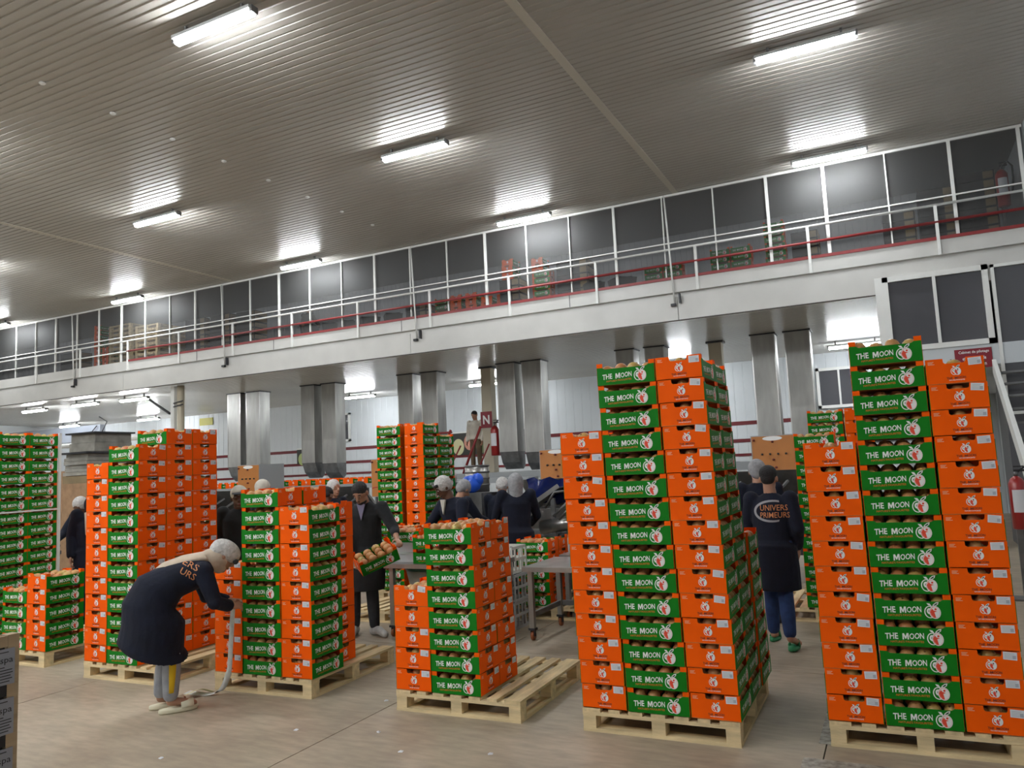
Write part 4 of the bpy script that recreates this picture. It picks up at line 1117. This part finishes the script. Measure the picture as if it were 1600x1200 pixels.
    if shoes:
        for i in (0, 1):
            m = MB(); a_, o_ = V(j['an'][i]), V(j['toe'][i]); dr = (o_-a_); dr.z = 0; dr.normalize()
            lo = min(a_.z-.06, o_.z)
            m.tube([a_-Vector((0, 0, .045))-dr*.03, (a_+o_)/2, o_+dr*.04], [.048, .045, .034], shoe, 12); m.ball(a_-Vector((0, 0, .045))-dr*.03, .048, shoe); m.ball(o_+dr*.04, .034, shoe)
            m.ball(a_-Vector((0, 0, .01)), (.045, .045, .035), shoe)
            blob('shoe', m, .008, 1, shoe, t)
    if hair == 'hair':
        m = MB(); m.ball(hc-hf*.008+hu*.050, (.082, .094, .080), hair_m, Tm, 18, 12); m.ball(hc-hf*.045+hu*.005, (.066, .052, .062), hair_m, Tm, 16, 10); blob('hair', m, .008, 1, hair_m, t)
    elif hair == 'net':
        m = MB(); m.ball(hc-hf*.018+hu*.036, (.092, .106, .102), hair_m, Tm, 20, 14); m.ball(hc-hf*.06+hu*.0, (.075, .06, .075), hair_m, Tm, 16, 10); blob('hair_net', m, .008, 1, hair_m, t)
    elif hair == 'hood':
        m = MB(); m.ball(hc-hf*.01+hu*.03, (.10, .115, .12), hair_m, Tm, 20, 14); limb(m, [hc-hu*.02-hf*.03, nk], [.09, .085], hair_m); blob('hood', m, .01, 2, hair_m, t)
    if collar:
        m = MB(); m.prism([(-.045, 0), (.045, 0), (0, -.17)], lambda u, v, d: nk + hr*0 + N*u + D*(d+.09) + Vector((0, 0, v-.0)), 0, .02, collar); m.build('shirt', t)
    return t, ob, V, W, (hc, hr, hf, hu, Tm)

def decal(coat_ob, root, items, centre, uax, vax, ray, name, depth=.6):
    """print text onto a garment: items = (text, x0, x1, zc, h, material)"""
    me = coat_ob.data; off = root.location
    bvh = BVHTree.FromPolygons([v.co for v in me.vertices], [tuple(p.vertices) for p in me.polygons])
    ray = Vector(ray).normalized(); m = MB()
    def fn(u, v):
        p = Vector(centre)-off+Vector(uax)*u+Vector(vax)*v
        hit = bvh.ray_cast(p-ray*depth, ray, depth*2)
        return (hit[0] if hit[0] else p) - ray*.004
    for it in items:
        if it[0] == '~': m.add([fn(a, b) for a, b in it[1]], [(i, i+1, it[3]+i+1, it[3]+i) for i in range(it[3]-1)], it[2])
        else: fit_text(m, it[0], it[1], it[2], it[3], it[4], fn, it[5], .004)
    return m.build(name, coat_ob)

BACKP = mat('coat_print_orange', (.62, .25, .10), .7); BACKG = mat('coat_print_grey', (.30, .31, .34), .6)
# the bending woman beside the second pallet
Dw = Vector((.55, .83, 0)).normalized(); Ow = (-5.12, 4.24)
JW = dict(pelvis=(0, -.12, .80), chest=(0, .16, 1.02), neck=(0, .28, 1.075), head=(0, .395, 1.115), F=(0, .80, -.60), U=(0, .60, .80),
          sh=((.155, .22, 1.03), (-.155, .22, 1.03)), el=((.205, .30, .79), (-.205, .30, .79)), wr=((.10, .42, .735), (-.07, .43, .75)),
          hip=((.085, -.10, .78), (-.085, -.10, .78)), kn=((.09, .01, .42), (-.09, -.01, .42)), an=((.085, .0, .115), (-.085, -.05, .11)),
          toe=((.085, .165, .045), (-.085, .11, .045)), hd=((-.35, 1, -.15), (.3, 1, -.1)), pn=((-.6, .2, -.7), (.6, .2, -.7)), curl=(.6, .7),
          th=((-1, 0, .3), (1, 0, .3)))
rg = [((0, .30, 1.085), (0, -.035, .055), (.07, 0, 0)), ((0, .26, 1.055), (0, -.05, .085), (.14, 0, 0)), ((0, .16, 1.01), (0, -.055, .125), (.18, 0, 0)),
      ((0, .03, .965), (0, -.055, .13), (.17, 0, 0)), ((0, -.09, .885), (0, -.13, .135), (.18, 0, 0)), ((0, -.13, .78), (0, -.20, .06), (.20, 0, 0)),
      ((0, -.11, .66), (0, -.225, .01), (.22, 0, 0)), ((0, -.13, .50), (0, -.235, .05), (.225, 0, -.05)), ((0, -.10, .455), (0, -.24, .06), (.232, 0, -.07))]
t, coat, V, W_, hd_ = figure('bending person in a navy work coat, beige headscarf and white hair net', Ow, Dw, JW, trousers=SWEATS, rings=rg, hair=None, vox=.009, shoes=False)
hc, hr, hf, hu, Tm = hd_
m = MB(); m.ball(hc-hf*.005+hu*.045, (.098, .125, .085), NETCAP, Tm, 22, 14); m.ball(hc-hf*.06+hu*.03, (.088, .07, .08), NETCAP, Tm, 18, 12); blob('hair_net', m, .008, 1, NETCAP, t)
m = MB(); m.tube([hc+hf*.095+hu*.01-hr*.07, hc+hf*.112+hu*.02, hc+hf*.095+hu*.01+hr*.07], .022, BLACK, 10); blob('cap_brim', m, .008, 1, BLACK, t)
m = MB()
m.ball(hc-hf*.03-hu*.035, (.092, .098, .088), SCARF, Tm); limb(m, [hc-hu*.06-hf*.02, V((.0, .30, 1.09)), V((0, .20, 1.09))], [.082, .095, .06], SCARF)
m.loft([(V((0, .26, 1.12)), W_((0, -.02, .045)), W_((.12, 0, 0))), (V((-.01, .12, 1.105)), W_((0, -.02, .045)), W_((.115, 0, 0))), (V((-.02, -.03, 1.065)), W_((0, -.02, .04)), W_((.085, 0, 0))), (V((-.03, -.15, .985)), W_((0, -.015, .025)), W_((.02, 0, 0)))], SCARF)
m.ball(hc-hu*.075+hf*.03, (.06, .05, .06), SCARF, Tm)
blob('headscarf', m, .009, 2, SCARF, t)
rt_ = Vector((.80, .42, -.50)).normalized()
cz = Vector((Ow[0], Ow[1], 0)) + V((.13, .14, 1.04))
vw = (cz-Vector((0, 0, 1.72))).normalized(); ua = (Dw*.62+Vector((0, 0, -.42))).normalized(); va = (Dw*.35+Vector((0, 0, .6))).normalized()
decal(coat, t, [('ERS', -.085, .04, .035, .048, BACKP), ('URS', -.07, .055, -.032, .048, BACKP)], cz, ua, va, vw, 'back_print')
m = MB(); f_ = 24
kR, aR = V((.09, .01, .42)), V((.085, 0, .125))
Nn = Vector((Dw.y, -Dw.x, 0))
side = (Nn*.85 + Dw*.1).normalized()
m.loft([(kR+Nn*.043, Dw*.030, Nn*.040), (kR*.5+aR*.5+Nn*.040, Dw*.029, Nn*.036), (aR+Nn*.030+Vector((0, 0, .03)), Dw*.025, Nn*.034)], YELLOW, 14)
o_ = m.build('side_stripe', t)
for s, (ax_, ay_) in ((0, (.085, 0.)), (1, (-.085, -.05))):
    m = MB(); c = V((ax_, ay_+.055, 0))
    m.loft([(c+Vector((0, 0, z)), Dw*(.135+e), Nn*(.046+e)) for z, e in ((.003, 0), (.012, .004), (.030, .003), (.034, 0))], CREAMRUB, 22)
    m.build('slipper', t)
    m = MB(); cc = V((ax_, ay_+.115, .03))
    pts = [cc+Nn*(.047*math.cos(a))+Vector((0, 0, .048*math.sin(a))) for a in [R(x) for x in range(0, 181, 15)]]
    vs = []
    for p in pts: vs += [p-Dw*.045, p+Dw*.045]
    m.add(vs, [(2*i, 2*i+1, 2*i+3, 2*i+2) for i in range(len(pts)-1)], CREAMRUB, True)
    o_ = m.build('slipper_strap', t); sm = o_.modifiers.new('s', 'SOLIDIFY'); sm.thickness = .006; sm.offset = 0
# backing tape of the paper labels, hanging from her hand
def ribbon(name, pts, wdir, w, m_, parent):
    mb = MB(); vs = []
    P = [Vector(p) for p in pts]
    def cr(a, b, c, d, t_): return .5*((2*b)+(c-a)*t_+(2*a-5*b+4*c-d)*t_*t_+(3*b-3*c+d-a)*t_**3)
    Q = []
    for i in range(len(P)-1):
        a = P[max(i-1, 0)]; b_ = P[i]; c_ = P[i+1]; d_ = P[min(i+2, len(P)-1)]
        for k in range(6): Q.append(cr(a, b_, c_, d_, k/6))
    Q.append(P[-1])
    for i, q in enumerate(Q):
        wd = Vector(wdir(i/(len(Q)-1))).normalized()*w/2
        vs += [q-wd, q+wd]
    mb.add(vs, [(2*i, 2*i+1, 2*i+3, 2*i+2) for i in range(len(Q)-1)], m_, True)
    o = mb.build(name, parent); s = o.modifiers.new('s', 'SOLIDIFY'); s.thickness = .0015; s.offset = 0
    return o
tp = thing('label_tape', 'long translucent white backing tape hanging from the bending person to the floor', 'tape', (0, 0, 0))
ribbon('hanging_strip', [(-4.83, 4.60, .72), (-4.86, 4.62, .60), (-4.90, 4.64, .38), (-4.94, 4.66, .20), (-5.02, 4.66, .05), (-5.12, 4.62, .012), (-5.22, 4.58, .02), (-5.30, 4.56, .03)],
       lambda q: (1, -.1, .05) if q < .45 else (.9, .3, .1) if q < .6 else (.3, 1, .25), .055, TAPE, tp)
tag(ribbon('folded_end', [(-5.12, 4.66, .02), (-5.20, 4.60, .05), (-5.24, 4.50, .03), (-5.30, 4.46, .012)], lambda q: (.9, -.3, .25), .065, TAPEY, tp), 'pale yellow folded end')

# man holding a box behind the second and third pallets
Dc = (.30, -.95); Oc = (-5.22, 6.86)
JC = dict(pelvis=(0, -.03, .93), chest=(-.01, .05, 1.22), neck=(-.02, .10, 1.40), head=(-.015, .19, 1.515), F=(.12, .80, -.55), U=(.10, .50, .80),
          sh=((.17, .06, 1.36), (-.21, .08, 1.35)), el=((.20, .16, 1.05), (-.36, .14, 1.12)), wr=((.00, .44, .80), (-.44, .30, 1.02)),
          hip=((.09, -.02, .90), (-.09, -.02, .90)), kn=((.13, .05, .49), (-.06, .03, .49)), an=((.17, -.05, .09), (-.07, .0, .09)), toe=((.14, .11, .03), (-.20, .11, .03)),
          hd=((-.65, .5, -.35), (-.45, .7, -.15)), pn=((-.5, 0, .8), (.0, .5, -1)), curl=(.6, .7))
t, coat, V, W_, hd_ = figure('bearded man in a dark grey coat holding a tilted box of fruit', Oc, Dc, JC, coat=CHARCOAL, trousers=GREYTROUSER, shoe=SHOEW, hair='hair', vox=.011, hem=.48, sleeves=.35, collar=LAVENDER)
hc, hr, hf, hu, Tm = hd_
m = MB(); m.ball(hc+hf*.035-hu*.085, (.056, .056, .032), HAIR, Tm, 14, 8); m.ball(hc+hf*.094-hu*.046, (.026, .008, .005), HAIR, Tm, 10, 6); blob('beard', m, .007, 1, HAIR, t)
tb = (-4.71, 6.36, .835)
Mx = Matrix.Translation(tb) @ Matrix.Rotation(R(48), 4, 'Z') @ Matrix.Rotation(R(-20), 4, 'Y') @ Matrix.Rotation(R(16), 4, 'X')
fruit_box(tb[0], tb[1], tb[2], 0, 'green fruit box held tilted in the hands of the bearded man', '', tuple(Mx.to_euler()))
heap(Mx, 'tan fruit in the box held by the bearded man', 1, .0)

# man walking away behind the tallest load
Dg = (.10, .99); Og = (-1.07, 7.42)
JG = dict(pelvis=(0, 0, .90), chest=(0, .03, 1.17), neck=(-.0, .05, 1.35), head=(-.01, .07, 1.50), F=(-.05, 1, -.05),
          sh=((.175, .03, 1.32), (-.175, .03, 1.32)), el=((.235, -.02, 1.05), (-.24, .08, 1.06)), wr=((.19, .12, .88), (-.26, .30, 1.06)),
          kn=((.07, .02, .48), (-.10, .20, .50)), an=((.12, -.14, .14), (-.11, .22, .09)), toe=((.16, .0, .045), (-.12, .39, .03)))
t, coat, V, W_, hd_ = figure('man seen from behind walking away in a long navy coat, jeans and green sandals', Og, Dg, JG, trousers=JEANS, hair='hair', vox=.011, hem=.50, shoes=False, face=False)
for s, (ax_, ay_, z_) in ((0, (.13, -.07, .012)), (1, (-.115, .28, 0.003))):
    Dn = Vector((Dg[0], Dg[1], 0)).normalized(); Ng = Vector((Dn.y, -Dn.x, 0)); m = MB(); c = V((ax_, ay_, z_))
    tl = Vector((0, 0, .15)) if s == 0 else Vector((0, 0, 0))
    m.loft([(c+Vector((0, 0, z)), Dn*.13, Ng*.046) for z in (.0, .012, .024)], SANDAL, 18)
    m.tube([c+Ng*.045+Vector((0, 0, .02)), c+Ng*.03+Dn*.03+Vector((0, 0, .07)), c-Ng*.03+Dn*.03+Vector((0, 0, .07)), c-Ng*.045+Vector((0, 0, .02))], .012, SANDAL, 8)
    m.build('sandal', t)
cz = Vector((-1.05, 7.3, 1.215))
sw = [(.17*math.cos(a)-.0, .10*math.sin(a)) for a in [R(x) for x in range(70, 291, 10)]] + [(.155*math.cos(a)+.01, .082*math.sin(a)) for a in [R(x) for x in range(70, 291, 10)]]
decal(coat, t, [('UNIVERS', -.105, .135, .030, .052, BACKP), ('PRIMEURS', -.105, .15, -.035, .050, BACKP), ('~', sw, BACKG, 23)], cz, (1, .02, 0), (0, 0, 1), (0.12, 1, -.02), 'back_print')

# woman packing at the table
Dd = (-.35, -.93); Od = (-4.62, 7.82)
JD = dict(pelvis=(0, 0, .92), chest=(.02, .05, 1.20), neck=(.02, .10, 1.38), head=(.05, .17, 1.52), F=(.25, .8, -.55), U=(.1, .5, .8),
          sh=((.18, .07, 1.33), (-.18, .07, 1.33)), el=((.30, .20, 1.08), (-.25, .18, 1.06)), wr=((.30, .42, .97), (-.02, .38, .98)), hd=((.1, 1, -.4), (.3, 1, -.3)))
t, coat, V, W_, hd_ = figure('woman in a navy coat and white hair net packing fruit at the table', Od, Dd, JD, skin=SKIND, hair='net', hair_m=NETCAP, vox=.012, collar=CREAM)
hc, hr, hf, hu, Tm = hd_
m = MB(); m.tube([hc+hf*.07+hu*.075-hr*.06, hc+hf*.092+hu*.07, hc+hf*.07+hu*.075+hr*.06], .018, BLACK, 8); m.build('head_band', t)
# man in a cap behind the second pallet
Db = (.55, -.83); Ob = (-6.28, 6.0)
JB = dict(head=(0, .06, 1.575), F=(-.1, 1, -.1))
t, coat, V, W_, hd_ = figure('man in a dark grey jacket and a cream peaked cap behind the pallets', (-6.27, 6.08), Db, dict(head=(-.0, .05, 1.53), neck=(0, .02, 1.40), F=(-.2, 1, -.05), wr=((.20, .2, 1.0), (-.2, .25, 1.0))), skin=SKIND, coat=CHARCOAL, coat_name='jacket', trousers=GREYTROUSER, vox=.012, short=True)
hc, hr, hf, hu, Tm = hd_
m = MB(); m.ball(hc-hf*.01+hu*.045, (.088, .104, .088), CREAM, Tm, 20, 12)
blob('cap', m, .008, 1, CREAM, t)
m = MB(); m.loft([(hc+hf*.07+hu*.05, hr*.072, hu*.014), (hc+hf*.12+hu*.052, hr*.070, hu*.010), (hc+hf*.165+hu*.045, hr*.045, hu*.006)], BLACK, 16); tag(m.build('cap_peak', t), 'dark cap peak')
# standing man on the catwalk
t, coat, V, W_, hd_ = figure('man in a cream jacket and brown trousers standing on the raised catwalk', (-10.22, 18.4), (.1, -.99), dict(head=(.0, .04, 1.57), F=(.25, 1, -.3)), coat=CREAM, coat_name='jacket', trousers=KHAKI, hair='hair', vox=.014, short=True)
t.location.z = 1.602
# hooded and hair-netted packers seen from behind
def packer(O, D, label, hairm=NETCAP, kind='net', coat=NAVY, J=None, sc=1., skin=SKIN, face=False):
    return figure(label, O, D, J or {}, coat=coat, hair=kind, hair_m=hairm, vox=.014, trousers=JEANS, face=face, scale=sc, skin=skin)
bend = dict(chest=(0, .08, 1.16), neck=(0, .15, 1.33), head=(0, .24, 1.45), F=(0, .8, -.5), U=(0, .5, .8), sh=((.17, .13, 1.30), (-.17, .13, 1.30)), el=((.22, .28, 1.08), (-.22, .28, 1.08)), wr=((.15, .5, 1.02), (-.15, .5, 1.02)))
GREYNET = mat('grey_hair_net', (.33, .33, .34), .9, noise=.2, scale=30)
packer((-4.25, 8.62), (-.45, .75), 'person in a navy coat and tight grey head cover standing at the tilted chute', GREYNET, 'hood', J=dict(head=(0, .03, 1.50), neck=(0, 0, 1.37), wr=((.2, .42, .98), (-.2, .42, .98)), el=((.26, .14, 1.1), (-.26, .14, 1.1))))
packer((-5.22, 8.65), (.3, .95), 'person in a navy coat and pale grey hair net just right of the packing woman', GREYNET, 'net', J=bend)
packer((-4.86, 9.3), (-.2, .97), 'person bending in a navy coat and white hair net beside the blue bag', NETCAP, 'net', J=bend)
packer((-6.08, 10.12), (-.8, .5), 'person in a navy coat and white hair net behind the tilted chute', NETCAP, 'net', sc=1.0)
packer((-7.35, 8.9), (.8, -.2), 'person in a navy coat and striped hair net left of the bearded man', NETCAP, 'net', coat=NAVY, sc=.97)
packer((-6.62, 7.75), (-.3, .9), 'dark-haired person bending behind the bearded man', HAIR, 'hair', coat=CHARCOAL, J=bend, skin=SKIND)
packer((-7.75, 7.9), (.3, .9), 'person in a white peaked hair cover behind the dark orange boxes', CREAM, 'net', sc=1.0)
packer((-10.35, 7.25), (.3, -.9), 'person in a navy coat and white hair net working behind the left loads', NETCAP, 'net', sc=1.0, J=bend, skin=SKIND)
packer((-1.32, 8.55-.1), (-.2, .95), 'person with a grey hair net just left of the walking man', GREYNET, 'net', J=dict(head=(0, .03, 1.55)))
t = thing('plastic_bag', 'bright blue plastic bag on the machine between the hair-netted packers', 'bag', (-5.48, 9.66, 1.40))
m = MB(); m.ball((0, 0, .1), (.17, .12, .13), BLUEBAG, nu=9, nv=6); m.ball((.1, .02, .16), (.1, .09, .1), BLUEBAG, nu=7, nv=5); m.build('bag_body', t)
MB().box(-.2, .25, -.15, .15, -1.40, -.02, MIDMETAL).build('stand', t)
# cloaked person partly hidden by the green wall of boxes
t, coat, V, W_, hd_ = figure('person in a long dark robe with a beige scarf edge beside the tall green wall', (-9.15, 6.42), (.75, -.6), dict(head=(0, .0, 1.46), neck=(0, 0, 1.33)), coat=NAVY, coat_name='robe', hair='hood', hair_m=NAVY, vox=.014, hem=.12, trousers=NAVY)
m = MB(); m.tube([V((.05, .16, 1.40)), V((.02, .20, 1.15)), V((-.12, .20, .8)), V((-.24, .20, .4)), V((-.30, .20, .15))], [.03, .045, .04, .025, .015], SCARF, 10); m.build('scarf_edge', t)
# person up on the mezzanine
t, coat, V, W_, hd_ = figure('dark figure seen from behind through the net on the mezzanine', (-15.2, 17.3), (0, 1), bend, coat=CHARCOAL, hair='hair', vox=.016, face=False, short=True, trousers=GREYTROUSER, scale=.88)
t.location.z = FLZ+.002

flush_boxes()

# ------------------------------------------------------------------ fruit
def fruit_mesh(m):
    mb = MB(); mb.ball((0, 0, 0), (1, 1, .9), m, nu=14, nv=8)
    mb.tube([(0, 0, .84), (0, 0, .93), (0, 0, .96)], [.16, .12, .05], CALYX, 6)
    return mb.mesh('fruit')
FM = [fruit_mesh(m) for m in FRUIT]
FRUITS.sort(key=lambda f: f[4])
near, rest = FRUITS[:300], FRUITS[300:]
for p, r, v, what, d in near:
    o = link('fruit', FM[v], None, p)
    o.scale = (r, r, r); o.rotation_euler = (random.uniform(-.7, .7), random.uniform(-.7, .7), random.uniform(0, 6.28))
    tag(o, what, 'fruit', what)
if rest:
    mb = MB()
    for p, r, v in [(f[0], f[1], f[2]) for f in rest] + INNER: mb.ball(p, (r, r, r*.92), FRUIT[v], nu=8, nv=5)
    tag(mb.build('fruit'), 'round fruit in the boxes further away', 'fruit', kind='stuff')
